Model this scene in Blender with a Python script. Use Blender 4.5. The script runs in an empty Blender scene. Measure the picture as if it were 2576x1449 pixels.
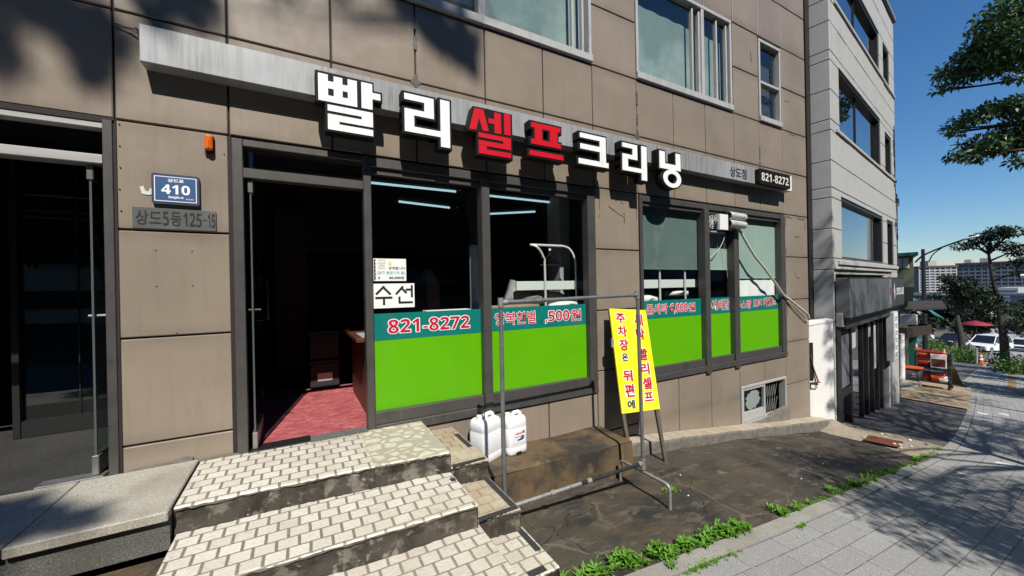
import bpy, math, random
import numpy as np
from mathutils import Vector, Matrix
random.seed(7); RNG = np.random.default_rng(7)
R = math.radians
sc = bpy.context.scene
COL = sc.collection

# ------------------------------------------------------------------ camera, sky, sun, exposure
cam_d = bpy.data.cameras.new('camera'); cam = bpy.data.objects.new('camera', cam_d); COL.objects.link(cam)
yaw, pitch, roll = R(29.0), R(-.066), R(-1.10)
fw = Vector((math.sin(yaw)*math.cos(pitch), math.cos(yaw)*math.cos(pitch), math.sin(pitch)))
rt = Vector((math.cos(yaw), -math.sin(yaw), 0)); up = rt.cross(fw)
rt2 = rt*math.cos(roll)+up*math.sin(roll); up2 = -rt*math.sin(roll)+up*math.cos(roll)
cam.matrix_world = Matrix(((rt2.x, up2.x, -fw.x, 0), (rt2.y, up2.y, -fw.y, -3.4), (rt2.z, up2.z, -fw.z, 1.165), (0, 0, 0, 1)))
cam_d.sensor_width = 36; cam_d.lens = 36*968/2576; cam_d.clip_start = .05; cam_d.clip_end = 3000
sc.camera = cam
SUN = Vector((-.22, -1, 1.22)).normalized()
w = bpy.data.worlds.new('World'); sc.world = w; w.use_nodes = True
nt = w.node_tree; bg = nt.nodes['Background']
sky = nt.nodes.new('ShaderNodeTexSky'); sky.sky_type = 'NISHITA'; sky.sun_disc = False
sky.sun_elevation = math.asin(SUN.z); sky.sun_rotation = math.atan2(SUN.x, SUN.y)
sky.air_density = 1.15; sky.dust_density = .05; sky.ozone_density = 8.0; sky.altitude = 100
hs = nt.nodes.new('ShaderNodeHueSaturation'); hs.inputs['Saturation'].default_value = 1.14; hs.inputs['Value'].default_value = 1.0; nt.links.new(sky.outputs[0], hs.inputs['Color']); nt.links.new(hs.outputs[0], bg.inputs[0]); bg.inputs[1].default_value = .09
sd = bpy.data.lights.new('sun', 'SUN'); sd.energy = 5.0; sd.angle = R(.5); sd.color = (1, .95, .87)
so = bpy.data.objects.new('sun', sd); COL.objects.link(so); so.rotation_euler = SUN.to_track_quat('Z', 'Y').to_euler(); so.location = (-3, -12, 20)
sc.view_settings.view_transform = 'Standard'; sc.view_settings.look = 'None'
sc.view_settings.exposure = .32; sc.view_settings.gamma = 1
sc.cycles.max_bounces = 8; sc.cycles.diffuse_bounces = 1; sc.cycles.transparent_max_bounces = 16; sc.cycles.caustics_reflective = False; sc.cycles.caustics_refractive = False
try: sc.cycles.use_denoising = True
except Exception: pass

# ------------------------------------------------------------------ materials
MATS = {}
def srgb(r, g, b): return tuple(((c/255)/12.92 if c/255 <= .04045 else ((c/255+.055)/1.055)**2.4) for c in (r, g, b))
def base(name):
    m = bpy.data.materials.new(name); m.use_nodes = True; MATS[name] = m
    return m, m.node_tree, m.node_tree.nodes['Principled BSDF']
def tc(nt, stretch=(1, 1, 1), uv=False):
    t = nt.nodes.new('ShaderNodeTexCoord'); mp = nt.nodes.new('ShaderNodeMapping'); mp.inputs['Scale'].default_value = stretch
    nt.links.new(t.outputs['UV' if uv else 'Object'], mp.inputs[0]); return mp.outputs[0]
def noise(nt, scale, detail=4, rough=.55, stretch=(1, 1, 1), dist=0):
    n = nt.nodes.new('ShaderNodeTexNoise'); n.inputs['Scale'].default_value = scale; n.inputs['Detail'].default_value = detail
    n.inputs['Roughness'].default_value = rough; n.inputs['Distortion'].default_value = dist
    nt.links.new(tc(nt, stretch), n.inputs['Vector']); return n.outputs['Fac']
def ramp(nt, src, lo, hi, a=0., b=1.):
    r = nt.nodes.new('ShaderNodeMapRange'); r.inputs[1].default_value = lo; r.inputs[2].default_value = hi; r.inputs[3].default_value = a; r.inputs[4].default_value = b
    nt.links.new(src, r.inputs[0]); return r.outputs[0]
def mix(nt, fac, a, b):
    m = nt.nodes.new('ShaderNodeMix'); m.data_type = 'RGBA'
    if isinstance(fac, (int, float)): m.inputs[0].default_value = fac
    else: nt.links.new(fac, m.inputs[0])
    for i, v in ((6, a), (7, b)):
        if isinstance(v, tuple): m.inputs[i].default_value = (*v[:3], 1)
        else: nt.links.new(v, m.inputs[i])
    return m.outputs[2]
def math_(nt, op, a, b=None):
    m = nt.nodes.new('ShaderNodeMath'); m.operation = op
    for i, v in enumerate((a, b)):
        if v is None: continue
        if isinstance(v, (int, float)): m.inputs[i].default_value = v
        else: nt.links.new(v, m.inputs[i])
    return m.outputs[0]
def bump(nt, p, src, strength, dist=.01):
    b = nt.nodes.new('ShaderNodeBump'); b.inputs['Strength'].default_value = strength; b.inputs['Distance'].default_value = dist
    nt.links.new(src, b.inputs['Height'])
    if p.inputs['Normal'].is_linked: nt.links.new(p.inputs['Normal'].links[0].from_socket, b.inputs['Normal'])
    nt.links.new(b.outputs[0], p.inputs['Normal'])
def mat(name, col, rough=.6, metal=0., spec=.5, layers=(), bumps=(), rvar=None):
    """layers: (scale, colour, lo, hi, amount, stretch, detail)  bumps: (scale, strength, dist)"""
    m, nt, p = base(name)
    p.inputs['Roughness'].default_value = rough; p.inputs['Metallic'].default_value = metal; p.inputs['Specular IOR Level'].default_value = spec
    c = col
    for L in layers:
        s, col2, lo, hi, amt = L[:5]; st = L[5] if len(L) > 5 else (1, 1, 1); det = L[6] if len(L) > 6 else 5
        c = mix(nt, ramp(nt, noise(nt, s, det, .6, st), lo, hi, 0, amt), c, col2)
    if isinstance(c, tuple): p.inputs['Base Color'].default_value = (*c, 1)
    else: nt.links.new(c, p.inputs['Base Color'])
    for s, st, d in bumps: bump(nt, p, noise(nt, s, 6, .65), st, d)
    if rvar: nt.links.new(ramp(nt, noise(nt, rvar[0], 4), .3, .7, rvar[1], rvar[2]), p.inputs['Roughness'])
    return m
def emit(name, col, strength):
    m, nt, p = base(name); p.inputs['Base Color'].default_value = (*col, 1); p.inputs['Emission Color'].default_value = (*col, 1); p.inputs['Emission Strength'].default_value = strength; return m
def glass(name, tint=(.85, .9, .88), refl=1., f0=.045):
    m = bpy.data.materials.new(name); m.use_nodes = True; MATS[name] = m; nt = m.node_tree
    nt.nodes.remove(nt.nodes['Principled BSDF']); out = nt.nodes['Material Output']
    t = nt.nodes.new('ShaderNodeBsdfTransparent'); t.inputs[0].default_value = (*tint, 1)
    g = nt.nodes.new('ShaderNodeBsdfGlossy'); g.inputs['Roughness'].default_value = .004; g.inputs[0].default_value = (1, 1, 1, 1)
    lw = nt.nodes.new('ShaderNodeLayerWeight'); lw.inputs[0].default_value = .5
    f = math_(nt, 'MULTIPLY', math_(nt, 'ADD', math_(nt, 'MULTIPLY', math_(nt, 'POWER', lw.outputs['Facing'], 5.), 1-f0), f0), refl)
    mx = nt.nodes.new('ShaderNodeMixShader'); nt.links.new(f, mx.inputs[0]); nt.links.new(t.outputs[0], mx.inputs[1]); nt.links.new(g.outputs[0], mx.inputs[2])
    nt.links.new(mx.outputs[0], out.inputs[0]); return m
def leafmat(name, dark, light, gloss=.45, scale=6.):
    m, nt, p = base(name)
    c = mix(nt, ramp(nt, noise(nt, scale, 3), .32, .68), dark, light)
    c = mix(nt, ramp(nt, noise(nt, 40., 2), .5, .8, 0, .5), c, tuple(min(1, x*1.6) for x in light))
    nt.links.new(c, p.inputs['Base Color']); p.inputs['Roughness'].default_value = gloss; p.inputs['Specular IOR Level'].default_value = .4
    t = nt.nodes.new('ShaderNodeBsdfTranslucent'); nt.links.new(c, t.inputs[0])
    mx = nt.nodes.new('ShaderNodeMixShader'); mx.inputs[0].default_value = .13
    nt.links.new(p.outputs[0], mx.inputs[1]); nt.links.new(t.outputs[0], mx.inputs[2]); nt.links.new(mx.outputs[0], nt.nodes['Material Output'].inputs[0]); return m
def brickmat(name, bw, rh, mortar, c1, c2, cm, offset=.5, uv=False, rough=.6, layers=(), bumpst=.6, msmooth=.1, rot=0, fine=(60, .15, .003), shift=(0, 0, 0), st=(1, 1, 1)):
    m, nt, p = base(name); b = nt.nodes.new('ShaderNodeTexBrick')
    v = tc(nt, st, uv); mp = v.node; mp.inputs['Location'].default_value = shift; mp.inputs['Rotation'].default_value = (0, 0, rot)
    nz = nt.nodes.new('ShaderNodeTexNoise'); nz.inputs['Scale'].default_value = 9; nt.links.new(v, nz.inputs['Vector'])
    vm = nt.nodes.new('ShaderNodeVectorMath'); vm.operation = 'MULTIPLY_ADD'; vm.inputs[1].default_value = (.004, .004, 0); nt.links.new(nz.outputs['Color'], vm.inputs[0]); nt.links.new(v, vm.inputs[2])
    nt.links.new(vm.outputs[0], b.inputs['Vector']); b.offset = offset
    b.inputs['Scale'].default_value = 1; b.inputs['Brick Width'].default_value = bw; b.inputs['Row Height'].default_value = rh; b.inputs['Mortar Size'].default_value = mortar; b.inputs['Mortar Smooth'].default_value = msmooth
    b.inputs['Color1'].default_value = (*c1, 1); b.inputs['Color2'].default_value = (*c2, 1); b.inputs['Mortar'].default_value = (*cm, 1); b.inputs['Bias'].default_value = 0
    c = b.outputs['Color']
    for L in layers:
        s, col2, lo, hi, amt = L[:5]; st = L[5] if len(L) > 5 else (1, 1, 1)
        c = mix(nt, ramp(nt, noise(nt, s, 6, .6, st), lo, hi, 0, amt), c, col2)
    nt.links.new(c, p.inputs['Base Color']); p.inputs['Roughness'].default_value = rough
    bump(nt, p, math_(nt, 'SUBTRACT', 1., b.outputs['Fac']), bumpst, .004)
    if fine: bump(nt, p, noise(nt, fine[0], 6, .6), fine[1], fine[2])
    return m

def panelmat(name, col, dirt):
    # painted composite panels: faint run-off streaks, small tone shifts, soft sheen
    m, nt, p = base(name)
    c = mix(nt, ramp(nt, noise(nt, 1.1, 3), .3, .7, 0, .8), col, tuple(x*.72 for x in col))
    c = mix(nt, ramp(nt, noise(nt, 3., 6, .7, (5, 5, .5)), .52, .8, 0, .34), c, dirt)
    sx = nt.nodes.new('ShaderNodeSeparateXYZ'); nt.links.new(tc(nt), sx.inputs[0]); zz = math_(nt, 'FRACT', math_(nt, 'DIVIDE', math_(nt, 'ADD', sx.outputs['Z'], 0.535), .706))
    c = mix(nt, math_(nt, 'MULTIPLY', ramp(nt, math_(nt, 'ABSOLUTE', math_(nt, 'SUBTRACT', zz, .5)), .36, .5), ramp(nt, noise(nt, 2.5, 4), .35, .65, .1, .55)), c, dirt)   # uneven darker bands along the horizontal joints
    c = mix(nt, ramp(nt, noise(nt, 16., 5, .7, (1.5, 1.5, .8)), .62, .82, 0, .25), c, tuple(min(1, x*1.5) for x in col))
    nt.links.new(c, p.inputs['Base Color'])
    nt.links.new(ramp(nt, noise(nt, 6, 4), .3, .7, .27, .42), p.inputs['Roughness']); p.inputs['Specular IOR Level'].default_value = .55
    bump(nt, p, noise(nt, 160, 3), .06, .002); bump(nt, p, noise(nt, 1.6, 2), .25, .01)
    return m
panelmat('panel', (.278, .228, .177), (.135, .108, .082))
mat('joint', (.018, .013, .012), .8); mat('glue_stain', (.085, .055, .035), .8)
mat('frame', (.088, .084, .080), .42, .35, .5, [(30, (.14, .134, .125), .55, .8, .6, (1, 1, .15)), (5, (.03, .03, .03), .5, .8, .6)], [(90, .08, .002)])
mat('frame_light', (.46, .46, .45), .4, .15, .5, [(14, (.2, .2, .2), .5, .8, .5, (1, 1, .3))])
mat('steel', (.62, .61, .58), .30, .45, .5, [(8, (.3, .29, .27), .45, .75, .5, (.3, 1, 4))])
mat('dark_metal', (.022, .022, .023), .45, .3)
glass('shop_glass', (.95, .97, .96), .8, .035); glass('door_glass', (.72, .80, .77)); glass('upper_glass', (.80, .86, .84), 1., .09)
glass('mirror_glass', (.30, .36, .40), 1.2, .26)
mat('film_teal', (.004, .165, .140), .35, 0, .5, [(3, (.004, .14, .13), .4, .7, .5)])
mat('film_green', (.105, .385, .001), .33, 0, .5, [(2.5, (.092, .35, .001), .4, .75, .6), (40, (.12, .37, .004), .6, .8, .3)])
def film_dust(name):
    nt = MATS[name].node_tree; p = nt.nodes['Principled BSDF']; bump(nt, p, noise(nt, 22, 2), .05, .002); bump(nt, p, noise(nt, 2.2, 2), .15, .01)
    src = p.inputs['Base Color'].links[0].from_socket; nt.links.new(mix(nt, ramp(nt, noise(nt, 7, 8, .75, (1, 1, .35)), .55, .85, 0, .10), src, (.35, .36, .30)), p.inputs['Base Color'])
film_dust('film_teal'); film_dust('film_green')
mat('red_vinyl', (.50, .008, .045), .4); mat('white_vinyl', (.80, .80, .80), .4); mat('green_vinyl', (.004, .23, .13), .4)
mat('black_vinyl', (.012, .012, .014), .5); mat('cream_vinyl', (.72, .68, .56), .5); mat('teal_vinyl', (.10, .42, .46), .6); mat('beige_vinyl', (.56, .50, .42), .6); mat('yellow_vinyl', (.7, .55, .05), .6)
mat('paper', (.78, .79, .77), .7, 0, .3, [(6, (.66, .68, .66), .45, .75, .6)], [(9, .3, .01)])
mat('letter_white', (.84, .84, .83), .45, 0, .5, [(7, (.46, .455, .44), .54, .80, .6, (4, 4, .35)), (30, (.6, .6, .58), .62, .75, .4)])
mat('letter_red', (.56, .006, .018), .4, 0, .4, [(9, (.46, .004, .012), .5, .8, .5, (2, 2, .5))])
mat('letter_side', (.009, .009, .010), .6, 0, .15, [(20, (.018, .018, .018), .5, .8, .5)])
def signmetal():
    m, nt, p = base('sign_metal')
    c = mix(nt, ramp(nt, noise(nt, 3.2, 6, .7, (7, 1, .55)), .45, .75, 0, .85), (.345, .362, .375), (.185, .19, .19))
    c = mix(nt, ramp(nt, noise(nt, 1.0, 3), .45, .62), c, mix(nt, ramp(nt, noise(nt, 5., 6, .7, (9, 1, .5)), .4, .7), (.30, .31, .315), (.15, .15, .15)))
    nt.links.new(c, p.inputs['Base Color']); p.inputs['Roughness'].default_value = .42; p.inputs['Metallic'].default_value = .12
    bump(nt, p, noise(nt, 4, 3), .1, .01)
signmetal()
mat('under_metal', (.12, .12, .12), .5, .3)
# granite, tiles, concrete
def granite(name, a, b, dirt, dl=(.45, .75, .6)):
    mat(name, a, .65, 0, .4, [(120, b, .48, .60, .8, (1, 1, 1), 3), (75, tuple(x*.45 for x in a), .57, .68, .7, (1, 1, 1), 3), (2.2, dirt, *dl)], [(150, .25, .002)])
granite('granite', (.33, .31, .26), (.52, .50, .43), (.20, .16, .11))
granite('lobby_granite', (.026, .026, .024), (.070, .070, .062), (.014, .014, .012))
granite('granite_dark', (.10, .10, .09), (.21, .21, .19), (.045, .042, .036))
granite('granite_grey', (.39, .39, .375), (.54, .54, .53), (.29, .29, .28), (.5, .8, .5))
granite('curb_stone', (.28, .265, .24), (.36, .35, .32), (.17, .15, .13))
TL = [(1.6, (.40, .345, .25), .46, .74, .6), (7, (.36, .31, .23), .60, .78, .5), (48, (.34, .32, .27), .54, .70, .55)]
brickmat('tile_cream', .103*.62, .0945, .0046, (.66, .625, .535), (.57, .53, .445), (.20, .17, .14), layers=TL, bumpst=.9, rough=.5, shift=(.006, .027, 0), fine=(45, .6, .008), st=(.62, 1, 1))
brickmat('tile_tan', .103*.6, .0945, .0042, (.42, .33, .22), (.35, .265, .17), (.22, .18, .13), layers=[(2.5, (.52, .47, .36), .45, .7, .8), (60, (.25, .2, .14), .55, .75, .5)], bumpst=.8, rough=.55, fine=(45, .5, .006), st=(.6, 1, 1))
def pebblemat():
    m, nt, p = base('pebble_top'); v = nt.nodes.new('ShaderNodeTexVoronoi'); v.feature = 'DISTANCE_TO_EDGE'; v.inputs['Scale'].default_value = 10.5; v.inputs['Randomness'].default_value = .75
    nt.links.new(tc(nt, (.9, 1.1, .01)), v.inputs['Vector'])
    f = ramp(nt, v.outputs['Distance'], .07, .16)
    c = mix(nt, f, (.37, .335, .265), mix(nt, ramp(nt, noise(nt, 11, 3), .35, .65), (.60, .56, .42), (.52, .49, .38)))
    c = mix(nt, ramp(nt, noise(nt, 30, 6), .55, .75, 0, .5), c, (.28, .25, .19))
    nt.links.new(c, p.inputs['Base Color']); p.inputs['Roughness'].default_value = .6; bump(nt, p, f, .6, .006); bump(nt, p, noise(nt, 60, 5), .4, .003)
pebblemat()
mat('grime', (.058, .050, .040), .85, 0, .3, [(5, (.024, .022, .018), .45, .60, .9), (8, (.18, .165, .135), .53, .62, .85), (15, (.29, .265, .22), .61, .68, .8), (5.3, (.38, .17, .045), .665, .69, .95), (2, (.10, .085, .06), .5, .75, .5)], [(14, .7, .02), (60, .5, .006)])
mat('mortar_edge', (.19, .175, .15), .85, 0, .3, [(12, (.12, .11, .10), .45, .65, .8)], [(40, .8, .01)])
mat('tape_black', (.035, .036, .038), .7, 0, .3, [(40, (.06, .06, .06), .5, .8, .6)])
mat('platform', (.118, .080, .042), .7, 0, .4, [(1.9, (.026, .025, .023), .47, .60, .92, (1, 1.4, 1)), (5, (.18, .12, .055), .54, .70, .75), (18, (.22, .18, .13), .66, .78, .6), (7, (.035, .028, .02), .55, .75, .7, (3, 3, .25))], [(6, .5, .02), (50, .4, .004)])
mat('apron', (.060, .050, .037), .75, 0, .4, [(.8, (.020, .019, .017), .44, .58, .95, (1, 1.6, 1)), (1.5, (.078, .060, .038), .50, .64, .85, (1, 1.5, 1)), (3.4, (.115, .094, .072), .575, .65, .75, (.75, 1.9, 1), 9), (9, (.026, .024, .021), .58, .72, .45, (.7, 1.6, 1), 8), (2.6, (.17, .145, .115), .65, .69, .7, (1, 2, 1), 10), (6, (.11, .092, .07), .58, .66, .6, (.6, 2.4, 1), 9), (45, (.13, .115, .095), .60, .75, .6)], [(5, .55, .03), (30, .5, .008), (120, .3, .003)])
def cracks(name, col, sc_, wd, amt):
    nt = MATS[name].node_tree; p = nt.nodes['Principled BSDF']; src = p.inputs['Base Color'].links[0].from_socket
    nz = nt.nodes.new('ShaderNodeTexNoise'); nz.inputs['Scale'].default_value = 2.2; nz.inputs['Detail'].default_value = 6; v0 = tc(nt); nt.links.new(v0, nz.inputs['Vector'])
    vm = nt.nodes.new('ShaderNodeVectorMath'); vm.operation = 'MULTIPLY_ADD'; vm.inputs[1].default_value = (.55, .55, 0); nt.links.new(nz.outputs['Color'], vm.inputs[0]); nt.links.new(v0, vm.inputs[2])
    v = nt.nodes.new('ShaderNodeTexVoronoi'); v.feature = 'DISTANCE_TO_EDGE'; v.inputs['Scale'].default_value = sc_; nt.links.new(vm.outputs[0], v.inputs['Vector'])
    f = math_(nt, 'MULTIPLY', ramp(nt, v.outputs['Distance'], wd*.35, wd, 1, 0), ramp(nt, noise(nt, 1.3, 3), .42, .62, 0, amt))
    nt.links.new(mix(nt, f, src, col), p.inputs['Base Color'])
cracks('apron', (.16, .135, .105), .75, .014, .55); cracks('apron', (.012, .011, .010), 1.4, .010, .9)
mat('drive', (.085, .085, .085), .85, 0, .4, [(1.2, (.13, .125, .115), .45, .7, .8, (1, 2, 1)), (6, (.05, .05, .05), .55, .75, .7), (60, (.14, .14, .14), .6, .8, .5)], [(8, .5, .02), (60, .5, .006)])
mat('ochre_concrete', (.34, .26, .165), .85, 0, .3, [(2, (.25, .19, .12), .45, .7, .8), (30, (.42, .34, .24), .55, .75, .5)], [(30, .5, .01)])
mat('asphalt', (.062, .064, .068), .85, 0, .4, [(1, (.08, .082, .086), .4, .7, .8), (120, (.11, .11, .11), .6, .8, .6)], [(120, .5, .005)])
mat('dirt', (.12, .105, .08), .9, 0, .3, [(2, (.08, .09, .05), .45, .7, .8)], [(20, .6, .02)])
brickmat('paver', .48, .1485, .0026, (.282, .276, .266), (.242, .239, .232), (.07, .066, .06), offset=.22, uv=True, rough=.85, bumpst=.7, fine=(90, .7, .005), layers=[(75, (.42, .42, .42), .54, .66, .8), (60, (.10, .10, .10), .58, .70, .75), (.8, (.20, .20, .195), .45, .75, .6)])
mat('white_stone', (.62, .62, .60), .8, 0, .3, [(40, (.45, .45, .43), .5, .75, .6)])
mat('yellow_paver', (.22, .15, .07), .85, 0, .3, [(10, (.33, .19, .07), .45, .7, .8)])
mat('sand', (.34, .29, .22), .95, 0, .2, [(8, (.24, .20, .15), .45, .7, .8), (50, (.44, .40, .33), .6, .75, .6)], [(25, 1., .03), (90, .8, .01)])
mat('rust', (.15, .045, .025), .8, .2, .4, [(14, (.09, .035, .025), .45, .7, .8)], [(40, .5, .005)])
mat('white_wall', (.74, .74, .71), .7, 0, .3, [(3, (.56, .55, .51), .52, .75, .6, (3, 3, .3)), (16, (.10, .10, .10), .735, .76, .85, (1.5, 1, .5))], [(30, .3, .005)])
mat('hdpe', (.80, .81, .82), .38, 0, .5, [(5, (.70, .72, .74), .5, .8, .4)])
MATS['hdpe'].node_tree.nodes['Principled BSDF'].inputs['Subsurface Weight'].default_value = .6; MATS['hdpe'].node_tree.nodes['Principled BSDF'].inputs['Subsurface Radius'].default_value = (1, 1, 1); MATS['hdpe'].node_tree.nodes['Principled BSDF'].inputs['Subsurface Scale'].default_value = .035
mat('galv', (.23, .235, .24), .48, .6, .5, [(20, (.13, .13, .13), .45, .7, .7, (1, 1, .4)), (50, (.32, .32, .32), .6, .75, .5)], [(60, .2, .002)])
mat('galv_black', (.020, .020, .021), .5, .2, .5, [(16, (.06, .06, .06), .5, .75, .6)])
mat('galv_light', (.34, .34, .33), .5, .5, .5, [(22, (.16, .15, .14), .45, .7, .7)])
mat('yellow_board', (.84, .74, .015), .5, 0, .4, [(1.4, (.84, .77, .12), .45, .7, .8), (6, (.62, .52, .03), .58, .8, .5, (1, 1, .4)), (40, (.5, .42, .05), .66, .76, .5)], [(8, .08, .01)])
mat('old_wood', (.13, .105, .08), .8, 0, .3, [(9, (.06, .05, .04), .45, .7, .8, (6, 6, .5))], [(30, .4, .005)])
mat('foil', (.66, .66, .63), .38, .35, .5, [(20, (.35, .35, .34), .45, .7, .6)], [(26, .8, .02)])
mat('white_plastic', (.74, .74, .72), .45, 0, .5, [(8, (.62, .62, .6), .5, .8, .5)])
mat('hose', (.52, .50, .46), .5, 0, .5, [(9, (.25, .17, .10), .60, .78, .8), (30, (.62, .60, .57), .5, .7, .5)])
mat('amber', (.72, .13, .006), .22, 0, .6); mat('amber_dark', (.12, .015, .004), .35)
mat('plate_blue', srgb(52, 84, 128), .4); mat('plate_navy', (.022, .035, .065), .5); mat('plate_brass', (.080, .084, .080), .55, .1, .5, [(9, (.12, .125, .12), .5, .72, .8)])
mat('plate_glyph', (.008, .008, .008), .6)
# interior
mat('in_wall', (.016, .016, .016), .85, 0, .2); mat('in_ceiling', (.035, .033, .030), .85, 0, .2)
mat('carpet', (.34, .080, .088), .85, 0, .3, [(9, (.50, .18, .18), .48, .64, .85, (1, 2.6, 1), 8), (4, (.22, .026, .034), .45, .7, .7), (24, (.15, .02, .025), .56, .68, .7)], [(14, .3, .01)])
mat('desk_wood', (.075, .026, .010), .5, 0, .5, [(7, (.11, .03, .01), .45, .7, .8, (1, 1, .15))])
mat('blind', (.29, .39, .345), .8, 0, .2, [(2, (.23, .33, .29), .4, .7, .7)]); mat('blind_darkened', (.11, .165, .15), .8, 0, .2, [(1.2, (.075, .12, .11), .4, .7, .8), (1.6, (.20, .26, .24), .60, .75, .6)])  # left blind: same green, the pane's dimmer look put into the colour
mat('pipe_grey', (.36, .38, .38), .5, .2); mat('column_grey', (.27, .30, .295), .7); mat('board_white', (.55, .60, .56), .6)
mat('chrome', (.66, .67, .65), .35, .25); mat('garment', (.20, .20, .215), .45, 0, .5, [(6, (.34, .34, .35), .5, .7, .7)], [(7, .9, .03)]); mat('cushion', (.62, .65, .62), .8); mat('box_grey', (.022, .022, .024), .7); mat('cloth_blue', (.02, .05, .12), .9)
mat('curtain', (.24, .30, .285), .8, 0, .2, [(.9, (.46, .53, .49), .42, .62, .9)]); mat('curtain_warm', (.05, .05, .045), .8)  # curtain: blind tone with the hazy sky reflection mixed into its colour
emit('tube_light', (.50, .80, .92), .62)
# far world
mat('concrete_wall', (.36, .35, .33), .85, 0, .3, [(2, (.27, .26, .24), .45, .7, .7)], [(30, .3, .01)])
mat('olive_wall', (.26, .27, .17), .8, 0, .3, [(1, (.20, .21, .13), .4, .7, .6)]); mat('green_roof', (.05, .20, .20), .55, .2); mat('teal_canvas', (.02, .17, .15), .7); mat('brown_canvas', (.030, .020, .016), .8)
mat('apt_white', (.40, .40, .40), .8); mat('apt_grey', (.17, .19, .225), .8); mat('apt_dark', (.10, .12, .15), .5); mat('apt_roof', (.12, .055, .05), .8); mat('apt_slab', (.12, .125, .14), .8); mat('hill_green', (.035, .055, .025), .9, 0, .2, [(.2, (.05, .07, .03), .4, .7, .8)])  # apt_grey is lightened: distance haze put into the colour
mat('sign_dark', (.055, .06, .065), .5, .2, .5, [(3, (.08, .085, .09), .4, .7, .6)]); mat('sign_grey', (.13, .14, .145), .5, .2); mat('sign_light', (.45, .46, .45), .6)
mat('lamp_white', (.75, .76, .76), .4); mat('pole_dark', (.03, .032, .036), .5, .4); mat('pole_grey', (.30, .30, .29), .7, .1)
mat('orange', (.55, .085, .02), .5); mat('red_box', (.24, .02, .010), .5); mat('bin_grey', (.07, .075, .078), .55); mat('bag_red', (.28, .02, .05), .6)
mat('car_white', (.72, .73, .74), .25, 0, .6); mat('car_silver', (.30, .31, .33), .3, .5); mat('car_black', (.02, .021, .024), .2, 0, .6); mat('car_glass', (.012, .015, .02), .08, 0, .8); mat('tyre', (.015, .015, .015), .8); mat('headlight', (.75, .77, .8), .1, 0, .8); mat('crimson', (.22, .012, .03), .7)
mat('bark', (.055, .044, .034), .9, 0, .2, [(12, (.10, .085, .07), .5, .7, .7, (3, 3, .5))], [(14, .8, .02)])
leafmat('leaf_dark', (.020, .050, .018), (.075, .15, .048)); leafmat('leaf_mid', (.022, .050, .016), (.055, .105, .030)); leafmat('leaf_far', (.012, .024, .012), (.032, .052, .020), .6, 1.2)
leafmat('weed', (.06, .18, .010), (.15, .33, .03), .5, 14.); leafmat('bush', (.045, .10, .018), (.10, .19, .035), .6, 3.)
mat('moss', (.06, .11, .02), .95, 0, .2, [(20, (.10, .17, .03), .45, .7, .8)], [(60, .8, .01)])

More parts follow.
